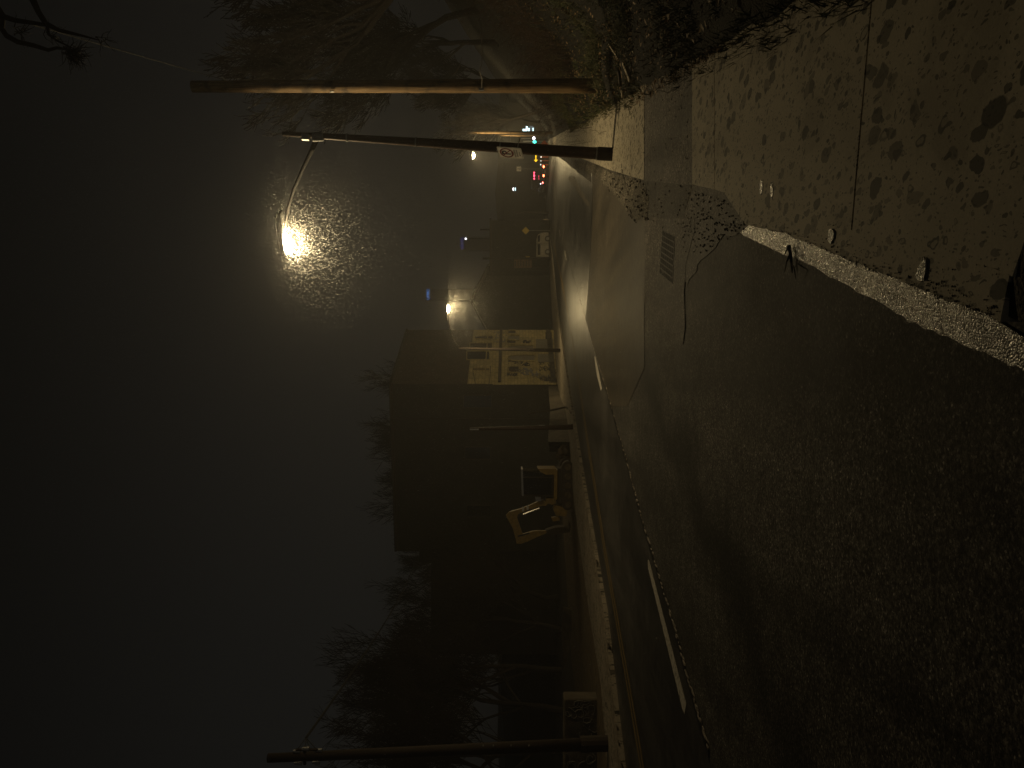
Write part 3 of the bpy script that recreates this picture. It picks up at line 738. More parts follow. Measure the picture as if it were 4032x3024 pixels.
mb = MB(); J = P(1205, 2905, bL.y+1.2)
for p in iso[:4]: mb.tube([p, J], .010, 5)
K = P(1640, 2160, 69)
mb.tube(sag(J, K, .6, 24), .028, 6)
tag(mb.build('aerial_cable', MAT['cable']), 'thick dark aerial cable from the black pole up to the big building', 'cable')

# pole in front of the retaining wall
bM = G(2258, 1681, .08); pM = thing('slim_utility_pole', 'slim brown pole in front of the stained retaining wall', 'utility pole', bM)
tM = P(1850, 1690, bM.y)
mb = MB(); mb.tube([bM, bM+(tM-bM)*.4, tM], [.12, .10, .07], 10); mb.build('pole', MAT['poleiron'], pM, smooth=True)
mb = MB(); mb.box(tuple(P(1885, 1694, bM.y-.12)), tuple(P(1850, 1688, bM.y-.08))); mb.box(tuple(P(2145, 1676, bM.y-.16)), tuple(P(2122, 1673, bM.y-.12))); build_each(mb, 'metal_strip', MAT['steel'], pM)
# crooked pale pipe beside it
mb = MB(); mb.tube([G(2250, 1625, .1), P(2243, 1612, 38.5), P(2228, 1603, 39), P(2195, 1610, 39), P(2165, 1617, 39), P(2120, 1622, 39), P(2086, 1628, 39)], [.06, .06, .055, .05, .05, .05, .055], 8); mb.sphere(P(2086, 1628, 39), .085, 8, 6)
tag(mb.build('bent_pipe', MAT['stone']), 'bent pale pipe sticking up over the retaining wall', 'pipe')

# ------------------------------------------------------------------ cream facade building
A_ = Vector((0, 65.5, -2.25)); B_ = Vector((5.35, 76, -2.25)); e = (B_-A_).normalized(); N = Vector((e.y, -e.x, 0)); Lf = (B_-A_).length
C_ = Vector((-14.95, 68.8, -2.25)); D_ = Vector((-9.6, 79.3, -2.25))
bd = thing('graffiti_building', 'big dark building whose cream street front has arched windows and graffiti', 'building', A_)
def onf(x, y, off=0):
    d = Vector(((1512-y)/F, 1, (2016-x)/F)); o = Vector((0, 0, EYE)); P0 = A_+N*off
    t = (P0-o).dot(N)/d.dot(N); return o+d*t
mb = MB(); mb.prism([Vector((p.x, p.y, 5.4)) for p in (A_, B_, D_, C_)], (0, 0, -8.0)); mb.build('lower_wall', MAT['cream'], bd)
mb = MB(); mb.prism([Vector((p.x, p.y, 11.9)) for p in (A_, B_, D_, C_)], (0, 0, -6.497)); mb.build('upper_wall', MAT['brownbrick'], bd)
mb = MB(); inn = [A_+N*.08-e*.08, B_+N*.08+e*.08, D_+e*.08, C_-e*.08]
mb.prism([Vector((p.x, p.y, 12.1)) for p in inn], (0, 0, -.2)); mb.build('roof', MAT['darkwall'], bd)
# side wall skin in dark render
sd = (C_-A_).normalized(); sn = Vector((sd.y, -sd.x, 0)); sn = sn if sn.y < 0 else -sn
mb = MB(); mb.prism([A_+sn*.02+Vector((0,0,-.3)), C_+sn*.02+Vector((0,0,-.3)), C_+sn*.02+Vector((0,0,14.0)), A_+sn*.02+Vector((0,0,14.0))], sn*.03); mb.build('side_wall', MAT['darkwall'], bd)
def fbox(x0, x1, y0, y1, off, th, name, mat, par=bd):
    q_ = [onf(x, y, off) for x, y in ((x0, y0), (x1, y0), (x1, y1), (x0, y1))]
    mb = MB(); mb.prism(q_, N*-th if th > 0 else N*th); return mb.build(name, MAT[mat], par)
def fband(z0, z1, s0, s1, off, name, mat):
    q_ = [A_+e*s0+N*off, A_+e*s1+N*off]
    mb = MB(); mb.prism([Vector((q_[0].x, q_[0].y, z0)), Vector((q_[1].x, q_[1].y, z0)), Vector((q_[1].x, q_[1].y, z1)), Vector((q_[0].x, q_[0].y, z1))], N*-(off-.004)); return mb.build(name, MAT[mat], bd)
fband(2.55, 2.80, .3, Lf, .14, 'cornice', 'brownbrick'); fband(3.9, 4.0, .1, Lf, .08, 'cornice', 'cream'); fband(-2.2, -1.75, 0, Lf, .05, 'plinth', 'stone')
for y0, y1 in ((1507, 1513),): fbox(1940, 2190, y0, y1, .06, .05, 'corner_strip', 'cream')
def arch(xt, xb, y0, y1, mat='greyblock'):
    ym = (y0+y1)/2; hw = (y1-y0)/2; xs = xt+ (xb-xt)*.36; pts = []
    for k in range(9):
        a = math.pi*k/8; pts.append((xs-(xs-xt)*math.sin(a), ym-hw*math.cos(a)))
    pts += [(xb, y1), (xb, y0)]
    q_ = [onf(x, y, .03) for x, y in pts]; mb = MB(); mb.prism(q_, N*-.02); wn = mb.build('arched_window', MAT[mat], bd)
    rim = []
    for k in range(9):
        a = math.pi*k/8; rim.append(onf(xs-(xs-xt+5)*math.sin(a), ym-(hw+3)*math.cos(a), .07))
    mb = MB(); mb.tube([onf(xb, y0-3, .07)] + rim + [onf(xb, y1+3, .07)], .07, 5); mb.build('frame', MAT['cream'], wn)
arch(2003, 2105, 1400, 1418); arch(2003, 2042, 1444, 1464, 'brownbrick'); arch(2003, 2100, 1362, 1374); arch(2002, 2045, 1323, 1337); arch(1996, 2030, 1340, 1350, 'brownbrick'); arch(2000, 2030, 1303, 1312, 'brownbrick')
def win(x0, x1, y0, y1, mat='glass'):
    o = fbox(x0, x1, y0, y1, .02, .015, 'window', mat); 
    q_ = [onf(x, y, .05) for x, y in ((x0, y0), (x1, y0), (x1, y1), (x0, y1), (x0, y0))]
    mb = MB(); mb.tube(q_, .06, 4); mb.build('frame', MAT['cream'], o)
win(1838, 1927, 1382, 1416); win(1860, 1928, 1449, 1457, 'brownbrick'); win(1870, 1940, 1323, 1334, 'brownbrick'); win(1850, 1938, 1350, 1372, 'brownbrick')
fbox(2110, 2178, 1335, 1370, .05, .03, 'roll_shutter', 'greyblock'); fbox(2118, 2182, 1394, 1425, .05, .03, 'roll_shutter', 'greyblock'); fbox(2148, 2172, 1308, 1336, .03, .02, 'door', 'black')
fbox(2118, 2172, 1433, 1447, .03, .02, 'blank_panel', 'cream')
# blocks of thin courses under the far cornice
mb = MB()
for k in range(34):
    x = R.uniform(1945, 1992); y = R.uniform(1304, 1345)
    q_ = [onf(a1, b1, .03) for a1, b1 in ((x, y), (x+5, y), (x+5, y+4), (x, y+4))]; mb.prism(q_, N*-.02)
build_each(mb, 'pale_block', MAT['spray_pale'], bd)
# painted scrawls on the wall
def scrawl(x0, x1, y0, y1, n, mat, r, seed):
    rr = random.Random(seed); mb = MB()
    for k in range(n):
        x = rr.uniform(x0, x1); y = rr.uniform(y0, y1); pts = []
        a0 = rr.uniform(0, 6.28)
        for j in range(6):
            pts.append(onf(x, y, .035)); a0 += rr.uniform(-1.6, 1.6)
            x = min(x1, max(x0, x+math.cos(a0)*rr.uniform(2, 6))); y = min(y1, max(y0, y+math.sin(a0)*rr.uniform(2, 5)))
        mb.tube(pts, r, 4)
    mb.build('graffiti', MAT[mat], bd)
scrawl(2125, 2172, 1480, 1500, 14, 'spray_dark', .035, 1); scrawl(2160, 2190, 1455, 1508, 14, 'spray_dark', .05, 2)
scrawl(2060, 2120, 1450, 1480, 16, 'spray_grey', .06, 3); scrawl(1996, 2035, 1466, 1480, 12, 'spray_dark', .04, 4)
scrawl(2120, 2175, 1425, 1465, 14, 'spray_dark', .035, 5); scrawl(2050, 2085, 1428, 1440, 9, 'spray_dark', .04, 6)
scrawl(1997, 2100, 1420, 1432, 10, 'spray_dark', .03, 7); scrawl(2060, 2090, 1340, 1350, 10, 'spray_dark', .04, 8); scrawl(2080, 2170, 1470, 1510, 12, 'spray_pale', .03, 9); scrawl(2030, 2060, 1455, 1475, 7, 'spray_pale', .05, 10)
# side window, vine
def onside(x, y, off=.07):
    d = Vector(((1512-y)/F, 1, (2016-x)/F)); o = Vector((0, 0, EYE)); P0 = A_+sn*off
    return o+d*((P0-o).dot(sn)/d.dot(sn))
for (x0, x1, y0, y1) in ((1825, 1935, 1556, 1606), (1830, 1930, 1760, 1808), (1838, 1932, 1990, 2036)):
    mb = MB(); mb.prism([onside(x, y) for x, y in ((x0, y0), (x1, y0), (x1, y1), (x0, y1))], sn*-.01); wn = mb.build('side_window', MAT['glass'], bd)
    mb = MB(); mb.tube([onside(x, y, .09) for x, y in ((x0, y0), (x1, y0), (x1, y1), (x0, y1), (x0, y0))], .05, 4); mb.build('frame', MAT['brownbrick'], wn)
mb = MB(); mb.tube([onside(1540, 1650, .15), onside(2180, 1650, .15)], .07, 6); mb.build('drain_pipe', MAT['darkwood'], bd)
mb = MB(); mb.tube([onside(1537, 1516, .1), onside(1560, 2168, .1)], .10, 5); mb.build('gutter_edge', MAT['brownbrick'], bd)
vn = MB(); vn.tube([P(1862, 1460, 64.6), P(1868, 1490, 64.6), P(1876, 1540, 64.8)], .03, 4); vn.tube([P(1932, 1440, 64.6), P(1930, 1480, 64.6), P(1925, 1515, 64.6), P(1945, 1540, 64.8), P(1980, 1560, 64.8), P(2010, 1552, 64.8)], .03, 4); vn.build('wall_cable', MAT['cable'], bd)
# lower wing behind
wg = thing('low_dark_building', 'low black building beside the big building, stair tower on its roof', 'building', (-15, 70, -2.4))
mb = MB(); mb.box((-24.6, 70, -2.6), (-15.1, 82, 8.75)); mb.build('wall', MAT['darkwall'], wg)
mb = MB(); mb.box((-24.75, 69.85, 8.752), (-16.3, 82.1, 8.95)); mb.build('roof', MAT['darkwall'], wg)
mb = MB(); mb.box((-16.25, 70, 8.753), (-15.1, 74, 10.05)); mb.build('stair_tower', MAT['darkwall'], wg)

# retaining wall of stained concrete, with a jagged top
rw = []
for (x0, y0, x1, y1) in ((2160, 1517, 2190, 1517), (2163, 1560, 2207, 1560), (2168, 1608, 2226, 1600), (2166, 1650, 2236, 1650), (2162, 1700, 2240, 1690), (2160, 1740, 2246, 1740), (2164, 1775, 2240, 1775)):
    rw.append((x0, y0, x1, y1))
mb = MB(); vs = []
for i, (x0, y0, x1, y1) in enumerate(rw):
    b = G(x1, y1, .06); t = P(x0, y0, b.y); vs += [b+Vector((0,0,-.2)), t, t+Vector((-.1, .6, 0)), b+Vector((-.1, .6, -.2))]
fs = []
for i in range(len(rw)-1):
    k = i*4
    for j in range(4): fs.append((k+j, k+(j+1) % 4, k+4+(j+1) % 4, k+4+j))
fs += [(3, 2, 1, 0), tuple(len(vs)-4+j for j in range(4))]
mb.add(vs, fs); tag(mb.build('retaining_wall', MAT['stone']), 'low stained concrete retaining wall beside the cream facade', 'wall')
# rubble heap at its end
mb = MB()
for k in range(60):
    x = R.uniform(2195, 2245); y = 1775+R.random()*70; b = G(2248, y, .05); p = P(x+R.uniform(0, 10), y, b.y+R.uniform(-.5, .8)); 
    if p.z < gz(p.y): p.z = gz(p.y)+.03
    hh = max(0, 1-(abs(y-1790)/60)); p.z = gz(p.y)+hh*R.random()*.7
    r = R.uniform(.08, .28); mb.sphere(p, (r*R.uniform(.7, 1.4), r, r*.7), 6, 4)
tag(mb.build('rubble_heap', MAT['mud']), 'rubble heap between the retaining wall and the excavator', 'rubble')

# graffiti barrier near left (two blocks)
def barrier(y0, y1, label, seed, dpt=20.2):
    a = P(2221, y0, dpt); b = P(2221, y1, dpt); x0, x1 = min(a.x, b.x), max(a.x, b.x)
    o = thing('concrete_barrier', label, 'barrier', (x0, dpt, gz(dpt)), 'concrete barriers by the black pole')
    mb = MB(); mb.bbox((x0, dpt, gz(dpt)-.05), (x1, dpt+.5, a.z), .03); mb.build('block', MAT['stone'], o)
    rr = random.Random(seed); mb = MB()
    for k in range(13):
        x = rr.uniform(x0+.1, x1-.1); z = rr.uniform(gz(dpt)+.15, a.z-.1); pts = []; an = rr.uniform(0, 6.28)
        for j in range(7):
            pts.append(Vector((x, dpt-.006, z))); an += rr.uniform(.2, 1.3)
            x = min(x1-.05, max(x0+.05, x+.09*math.cos(an))); z = min(a.z-.05, max(gz(dpt)+.05, z+.09*math.sin(an)))
        mb.tube(pts, .010, 4)
    mb.build('graffiti', MAT['spray_pale'], o)
barrier(2752, 2935, 'graffiti covered concrete block right of the black utility pole', 3)
barrier(2950, 3120, 'concrete block left of the black utility pole, cut by the frame', 8)

# ------------------------------------------------------------------ excavator
XD = 34.4
ex = thing('mini_excavator', 'small yellow tracked excavator with dark glass cab and folded boom', 'excavator', S(Xof(1920, XD), XD, .06))
def prof(pts, name, mat, d=XD, th=.3, par=ex, d0=0):
    q_ = [P(x, y, d) + Vector((0, d0, 0)) for x, y in pts]; mb = MB(); mb.prism(q_, (0, th, 0)); return mb.build(name, MAT[mat], par)
# tracks: rounded loops
def track(off, name='track'):
    a = P(2240, 1838, XD); b = P(2240, 1985, XD); x1, x0 = a.x, b.x; zc = a.z; r = .26; mb = MB(); pts = []
    for k in range(9):
        t = math.pi/2+math.pi*k/8; pts.append((x0+r*math.cos(t), zc+r*math.sin(t)))
    for k in range(9):
        t = -math.pi/2+math.pi*k/8; pts.append((x1+r*math.cos(t), zc+r*math.sin(t)))
    z0 = gz(XD)+.03-(zc-r)
    mb.prism([Vector((x, XD+off, z+z0)) for x, z in pts], (0, .38, 0))
    for k in range(26):
        for sg in (-1, 1):
            xx = x0+(x1-x0)*k/25; mb.box((xx-.025, XD+off-.01, zc+z0+sg*r-.02), (xx+.025, XD+off+.39, zc+z0+sg*r+.03))
    o = mb.build(name, MAT['rubber'], ex)
    for k in range(5):
        mb = MB()
        xx = x0+(x1-x0)*k/4; mb.tube([Vector((xx, XD+off-.03, zc+z0)), Vector((xx, XD+off+.02, zc+z0))], .15, 10)
        mb.build('roller', MAT['mud'], o)
track(-.1); track(1.2)
prof([(2196, 1846), (2214, 1846), (2214, 1985), (2196, 1985)], 'turntable', 'rubber', d0=.1, th=1.2)
prof([(2117, 1846), (2190, 1846), (2192, 1868), (2150, 1869), (2128, 1858)], 'engine_cover', 'machine', th=1.3)
prof([(2182, 1852), (2195, 1850), (2194, 1966), (2180, 1968)], 'sill', 'machine', th=1.35, d0=-.02)
prof([(2058, 1852), (2180, 1856), (2180, 1952), (2062, 1950)], 'cab', 'glass', th=1.05, d0=.05)
def bar(a, b, r, name, mat, off=0, par=ex):
    mb = MB(); mb.tube([P(*a, XD)+Vector((0, off, 0)), P(*b, XD)+Vector((0, off, 0))], r, 8); return mb.build(name, MAT[mat], par)
prof([(2052, 1848), (2059, 1848), (2062, 1952), (2055, 1953)], 'cab_roof', 'steel', th=1.2, d0=-.03)
for q_ in (((2058, 1853), (2150, 1862)), ((2060, 1880), (2180, 1880)), ((2060, 1950), (2180, 1952)), ((2176, 1860), (2176, 1950))): bar(q_[0], q_[1], .03, 'cab_pillar', 'rubber', .03)
prof([(2107, 1958), (2130, 1960), (2130, 1975), (2110, 1975)], 'work_lamp', 'steel', th=.2, d0=.1)
prof([(2150, 1966), (2190, 1966), (2192, 1984), (2176, 1992), (2150, 1984)], 'swing_bracket', 'machine', th=.5, d0=.3)
bm = prof([(2125, 1978), (2145, 1976), (2160, 1988), (2150, 1998), (2140, 1996), (2085, 2012), (2040, 2030), (2036, 2048), (2012, 2052), (1996, 2046), (1992, 2036), (2006, 2022), (2050, 2010), (2090, 1995)], 'boom', 'machine', th=.28, d0=.4)
prof([(1992, 2036), (2006, 2034), (2036, 2046), (2048, 2082), (2058, 2110), (2045, 2125), (2030, 2128), (2018, 2085), (1998, 2048)], 'arm', 'machine', th=.24, d0=.42)
prof([(2030, 2126), (2060, 2112), (2095, 2100), (2118, 2098), (2160, 2098), (2150, 2108), (2110, 2125), (2078, 2140), (2050, 2150), (2034, 2148)], 'dipper', 'machine', th=.22, d0=.43)
bar((2060, 2030), (2125, 2006), .05, 'hydraulic_ram', 'chrome', .35); bar((2040, 2118), (2085, 2105), .03, 'hydraulic_hose', 'cable', .38)
for xx, yy in ((2060, 2010), (2078, 2004)):
    mb = MB(); c = P(xx, yy, XD)+Vector((0, .37, 0)); mb.box(tuple(c+Vector((-.10, -.01, -.05))), tuple(c+Vector((.10, .02, .05)))); mb.build('reflector', MAT['signwhite'], ex)
prof([(2185, 1992), (2222, 2000), (2236, 2012), (2232, 2036), (2190, 2034), (2180, 2010)], 'boom_foot', 'machine', th=.6, d0=.2)
prof([(2172, 2044), (2205, 2040), (2206, 2056), (2178, 2060)], 'link', 'machine', th=.2, d0=.4)
prof([(2150, 2095), (2190, 2082), (2225, 2080), (2240, 2088), (2244, 2060), (2250, 2075), (2246, 2100), (2200, 2108), (2165, 2112)], 'bucket', 'rubber', th=.55, d0=.3)
# sheet material lying beyond (pale tarp on verge)
mb = MB(); q_ = [G(2250, 2405, .1), G(2262, 2480, .1), G(2256, 2560, .1), G(2230, 2640, .1), P(2214, 2540, 31), P(2222, 2420, 33)]
mb.prism([P(2218, 2390, 33), P(2213, 2500, 33), P(2222, 2640, 33), P(2240, 2560, 33), P(2252, 2480, 33), P(2250, 2400, 33)], (0, .08, 0))
tag(mb.build('leaning_board', MAT['stone']), 'long pale board standing in the dark yard left of the excavator', 'board')

# ------------------------------------------------------------------ far street objects
def sign_post(name, label, xc, yc, size, d, shape, mat, xbase, extra=None, group=None, mark=None):
    b = S(Xof(yc, d), d, .05); o = thing(name, label, 'road sign', b, group)
    c = P(xc, yc, d-.06); s = size/2
    mb = MB()
    pts = {'diamond': [(0, s*1.3), (-s*1.3, 0), (0, -s*1.3), (s*1.3, 0)], 'square': [(s, s), (-s, s), (-s, -s), (s, -s)], 'tall': [(s*.8, s), (-s*.8, s), (-s*.8, -s), (s*.8, -s)]}[shape]
    mb.prism([c+Vector((px, 0, pz)) for px, pz in pts], (0, .02, 0)); mb.build('plate', MAT[mat], o)
    mb = MB(); mb.tube([b, Vector((b.x, b.y, c.z+s))], .05, 8); mb.build('post', MAT['steel'], o)
    if mark: mark(o, c, s)
    return o
def fig(o, c, s):
    mb = MB(); c = c+Vector((0, -.012, 0))
    mb.sphere(c+Vector((0, 0, s*.5)), (s*.16, .01, s*.16), 8, 4); mb.tube([c+Vector((0, 0, s*.4)), c+Vector((0, 0, -.1*s)), c+Vector((-s*.4, 0, -s*.5))], s*.12, 4); mb.tube([c+Vector((0, 0, -.1*s)), c+Vector((s*.4, 0, -s*.5))], s*.1, 4)
    mb.tube([c+Vector((-.7*s, 0, -s*.7)), c+Vector((.7*s, 0, -s*.7))], s*.07, 4); mb.build('figure', MAT['signblack'], o)
sign_post('walking_sign', 'small square white sign with a black figure over the distant cars', 2043, 665, .75, 125, 'square', 'signwhite', 0, mark=fig)
sign_post('warning_sign', 'faint yellow diamond sign on a thin pole, far left pavement', 2070, 908, .7, 92, 'diamond', 'signyellow', 0)
sign_post('construction_sign', 'orange diamond construction sign half hidden behind the leaning pole', 2143, 574, 1.05, 95, 'diamond', 'signorange', 0)
sign_post('yellow_tag_sign', 'small yellow plate on the dark pole beside the brown board', 2078, 1015, .55, 100, 'tall', 'signyellow', 0)
def thin_pole(x0, x1, y, d, r, label, mat='darkwood', y1=None):
    b = S(Xof(y, d), d, .02); mb = MB(); mb.tube([b, P(x1, y if y1 is None else y1, d)], [r, r*.7], 8); o = mb.build('thin_pole', MAT[mat]); return tag(o, label, 'pole', 'thin poles on the far left pavement')
thin_pole(2167, 1900, 1017.5, 96, .16, 'dark timber pole behind the small yellow plate')
thin_pole(2155, 1890, 904, 105, .15, 'dark timber pole behind the yellow diamond sign')
thin_pole(2146, 2030, 836, 120, .12, 'short dark pole farthest along the left pavement')
# brown board / billboard
o = thing('brown_board', 'faint brown notice board standing right of the cream facade', 'board', S(Xof(1036, 99), 99, 0))
a0 = P(2025, 1018, 99); b0 = P(2094, 1054, 99)
mb = MB(); mb.box((b0.x, 99, b0.z), (a0.x, 99.15, a0.z)); mb.build('panel', simple('brown board paint', (.2, .12, .06), .7), o)
mb = MB()
for xx in (a0.x-.1, b0.x+.1): mb.tube([(xx, 99.2, gz(99)), (xx, 99.2, b0.z+.3)], .06, 6)
build_each(mb, 'leg', MAT['darkwood'], o)
mb = MB()
for k in range(6):
    zz = b0.z+.3+(a0.z-b0.z-.5)*k/5; mb.box((b0.x+.15, 98.97, zz), (a0.x-.15-.1*(k % 3), 98.99, zz+.12))
mb.build('lettering', MAT['signblack'], o)
# gabled house and dark house beyond
hs_ = thing('gabled_house', 'dark gabled house fading in the fog beyond the cream facade', 'house', S(6, 92, 0))
def Pd(x, y, d): return P(x, y, d)
pts = [Pd(2170, 1299, 100), Pd(1919, 1299, 100), Pd(1862, 1192, 100), Pd(1915, 1085, 100), Pd(2165, 1085, 100)]
for p_ in (pts[0], pts[4]): p_.z = gz(100)-.3
mb = MB(); mb.prism(pts, (2.5, 8, 0)); mb.build('wall', MAT['darkwall'], hs_)
mb = MB(); a1, b1, c1_ = pts[1], pts[2], pts[3]
mb.prism([a1+Vector((-.3, -.3, -.1)), b1+Vector((0, -.3, .12)), b1+Vector((0, -.3, .3)), a1+Vector((-.3, -.3, .08))], (2.5, 8.6, 0)); mb.prism([c1_+Vector((.3, -.3, -.1)), b1+Vector((.002, -.3, .12)), b1+Vector((.002, -.3, .3)), c1_+Vector((.3, -.3, .08))], (2.5, 8.6, 0)); mb.build('roof', MAT['brownbrick'], hs_)
h2 = thing('flat_house', 'low flat roofed dark house right of the gabled house', 'house', S(16, 104, 0))
a0 = P(1935, 1083, 104); b0 = P(1935, 925, 104); mb = MB(); mb.box((a0.x, 104, gz(104)-.3), (b0.x+2, 112, a0.z)); mb.build('wall', MAT['darkwall'], h2)
mb = MB(); mb.box((a0.x-.2, 103.8, a0.z+.003), (b0.x+2.2, 112.2, a0.z+.25)); mb.build('roof', MAT['brownbrick'], h2)
h3 = thing('row_building', 'long dark row building behind the distant red tail lights', 'building', S(30, 175, 0))
a0 = P(1985, 900, 175); b0 = P(1985, 640, 175); mb = MB(); mb.box((a0.x, 175, gz(175)-.3), (b0.x, 187, a0.z)); mb.build('wall', MAT['darkwall'], h3)
for yy, w_ in ((745, 9),):
    for k_ in (0, 1):
        c = P(2021+8*k_, yy, 174.9); mb = MB(); mb.box((c.x-.34, 174.9, c.z-.1), (c.x+.34, 174.96, c.z+.1)); mb.build('window', MAT['whitelamp'] if k_ == 0 else MAT['coolpane'], h3)
# lit windows on the right hillside
h4 = thing('hillside_house', 'dark house with cool bright windows beyond the right hand poles', 'house', P(2110, 503, 118))
a0 = P(2040, 480, 118); b0 = P(2110, 517, 118)
mb = MB(); mb.box((b0.x-.5, 118, b0.z-1.5), (a0.x+3, 126, a0.z+1.2)); mb.build('wall', MAT['darkwall'], h4)
for x0, x1, y0, y1, m_ in ((2058, 2076, 508, 516, 'coolpane'), (2071, 2077, 497, 508, 'coolpane'), (2079, 2085, 504, 516, 'coolpane'), (2085, 2098, 496, 515, 'coolgrey'), (2097, 2101, 503, 516, 'coolpane')):
    p0 = P(x0, y1, 117.9); p1 = P(x1, y0, 117.9); mb = MB(); mb.box((p0.x, 117.9, p1.z), (p1.x, 117.96, p0.z)); mb.build('window', MAT[m_], h4)
mb = MB(); q4 = [Vector((b0.x-.7, 117.7, a0.z+1.2)), Vector((a0.x+3.2, 117.7, a0.z+1.2)), Vector((a0.x+1, 117.7, a0.z+3))]; mb.prism(q4, (0, 8.5, 0)); mb.build('roof', MAT['darkwall'], h4)
# traffic light
tl = thing('traffic_light', 'green traffic light beside the leaning pole, white glare on top', 'traffic light', S(Xof(550, 112), 112, 0))
cc = P(2106, 552, 112); mb = MB(); mb.tube([S(Xof(556, 112), 112, 0), P(2060, 556, 112)], .09, 8); mb.tube([P(2052, 545, 112), P(2098, 545.5, 112)], .04, 6); mb.build('post', MAT['steel'], tl)
mb = MB(); p0 = P(2096, 565, 111.8); p1 = P(2112, 541, 111.8); mb.bbox((p0.x, 111.7, p1.z), (p1.x, 112.0, p0.z), .04); hd = mb.build('housing', MAT['signblack'], tl)
mb = MB(); mb.sphere(P(2105, 558.5, 111.6), (.20, .12, .26), 10, 6); mb.build('green_lens', MAT['green'], hd)
mb = MB(); mb.sphere(P(2102, 544.5, 111.6), (.24, .12, .2), 10, 6); mb.build('white_lens', MAT['whitelamp'], hd)
# lit arrow board
ab = thing('arrow_board', 'glowing amber arrow board pointing left beside the leaning pole', 'arrow board', S(Xof(622, 110), 110, 0))
c = P(2110, 622, 110); mb = MB(); w2 = 15*110/F; h2_ = 7.5*110/F
mb.prism([c+Vector((w2*x_, .06, h2_*z_)) for x_, z_ in ((-1.1, .9), (1.05, .7), (1.05, -.7), (-1.1, -.9))], (0, .06, 0)); bk = mb.build('board', MAT['signblack'], ab)
mb = MB(); mb.prism([c+Vector((w2*x_, 0, h2_*z_)) for x_, z_ in ((-1.05, 0), (-.45, 1.0), (-.45, .5), (-.62, .18), (1.0, .3), (1.0, -.3), (-.62, -.18), (-.45, -.5), (-.45, -1.0))], (0, .04, 0)); mb.build('arrow', MAT['amber'], ab)
mb = MB(); mb.tube([S(c.x-.3, 110.1, 0), c+Vector((-.3, .12, 0))], .05, 6); mb.tube([S(c.x+.3, 110.1, 0), c+Vector((.3, .12, 0))], .05, 6); build_each(mb, 'leg', MAT['steel'], ab)
# barricade posts; their small white reflectors get an added glow
for k, (xx, yy) in enumerate(((2130.5, 618), (2130, 632.5), (2129, 648))):
    b = S(Xof(yy, 118), 118, 0); o = thing('barricade_post', 'thin barricade post with a small glowing white reflector, ' + ('nearest the leaning pole', 'middle one of three', 'nearest the red tail lights')[k], 'barricade post', b, 'barricade posts across the lane')
    mb = MB(); mb.tube([b, P(xx, yy, 118)], [.07, .05], 8); mb.build('post', MAT['signorange'], o)
    mb = MB(); mb.tube([b, b+Vector((0, 0, .08))], [.2, .14], 10); mb.build('foot', MAT['rubber'], o)
    mb = MB(); mb.sphere(P(xx, yy, 117.9), (.11, .05, .07), 8, 5); mb.build('light', MAT['whitedim'], o)
# cars
def car(label, yc, d, x_tail, wpx, kind, name='car'):
    cX = Xof(yc, d); b = S(cX, d, 0.02); o = thing(name, label, 'car', b, 'vehicles driving away')
    wd = wpx*d/F; hw = wd/2; hd_ = .22
    Mr = Matrix.Translation(b) @ Matrix.Rotation(-.27, 4, 'Z')
    mb = MB(); mb.bbox((-hw, 0, .25), (hw, 4.3, .95), .08, Mr); mb.build('body', MAT['carpaint'], o)
    mb = MB(); mb.prism([Mr @ Vector(p) for p in ((-hw*.85, .35, .95), (hw*.85, .35, .95), (hw*.7, .75, 1.45), (-hw*.7, .75, 1.45))], Mr.to_3x3() @ Vector((0, 2.0, 0))); mb.build('cabin', MAT['glass'], o)
    for sx in (-1, 1):
        for yy in (.75, 3.5):
            mb = MB(); mb.tube([Mr @ Vector((sx*(hw-.02), yy, .31)), Mr @ Vector((sx*(hw-.22), yy, .31))], .31, 12); wh = mb.build('wheel', MAT['rubber'], o)
        mb = MB(); c_ = Mr @ Vector((sx*hw*.74, -.03, .82)); mb.sphere(c_, (.22, .06, .13), 10, 6); tl_ = mb.build('tail_light', MAT[kind], o)
        mb = MB(); mb.sphere(c_+Vector((0, -.06, 0)), (.11, .03, .07), 8, 4); mb.build('bulb', MAT['tailcore'], tl_)
    mb = MB(); mb.bbox((-hw*.97, -.09, .28), (hw*.97, .02, .48), .03, Mr); mb.build('bumper', MAT['rubber'], o)
    mb = MB(); mb.box((-.22, -.11, .56), (.22, -.095, .68), Mr); mb.build('number_plate', MAT['signwhite'], o)
    return o
car('dark car with two orange red tail lights, nearest on the far road', 674, 112, 2130, 46, 'tail')
car('dark car with pinkish tail lights left of the nearest car', 704, 135, 2122, 40, 'tailpink')
tr = thing('box_truck', 'box truck with high pink red marker lights behind the cars', 'truck', S(Xof(692, 150), 150, 0), 'vehicles driving away')
a0 = P(2098, 678, 150); b0 = P(2098, 706, 150)
mb = MB(); mb.box((b0.x-.3, 150, gz(150)+.9), (a0.x+.3, 157, a0.z+.2)); mb.build('box', MAT['carpaint'], tr)
mb = MB(); mb.box((b0.x, 157, gz(150)+.8), (a0.x, 159, gz(150)+2.4)); mb.build('cab', MAT['carpaint'], tr)
for sx in (b0.x+.2, a0.x-.2):
    mb = MB(); mb.tube([(sx-.14, 150.8, gz(150)+.45), (sx+.14, 150.8, gz(150)+.45)], .45, 10); mb.build('wheel', MAT['rubber'], tr)
for yy, s_ in ((680, .17), (692, .3), (703.5, .17)):
    mb = MB(); mb.sphere(P(2103.5, yy, 149.9), (s_, .08, .15), 8, 5); mb.build('marker_light', MAT['tailpink'], tr)
hl = thing('oncoming_car', 'oncoming car with one small white headlight at the far kerb', 'car', S(Xof(724, 140), 140, 0))
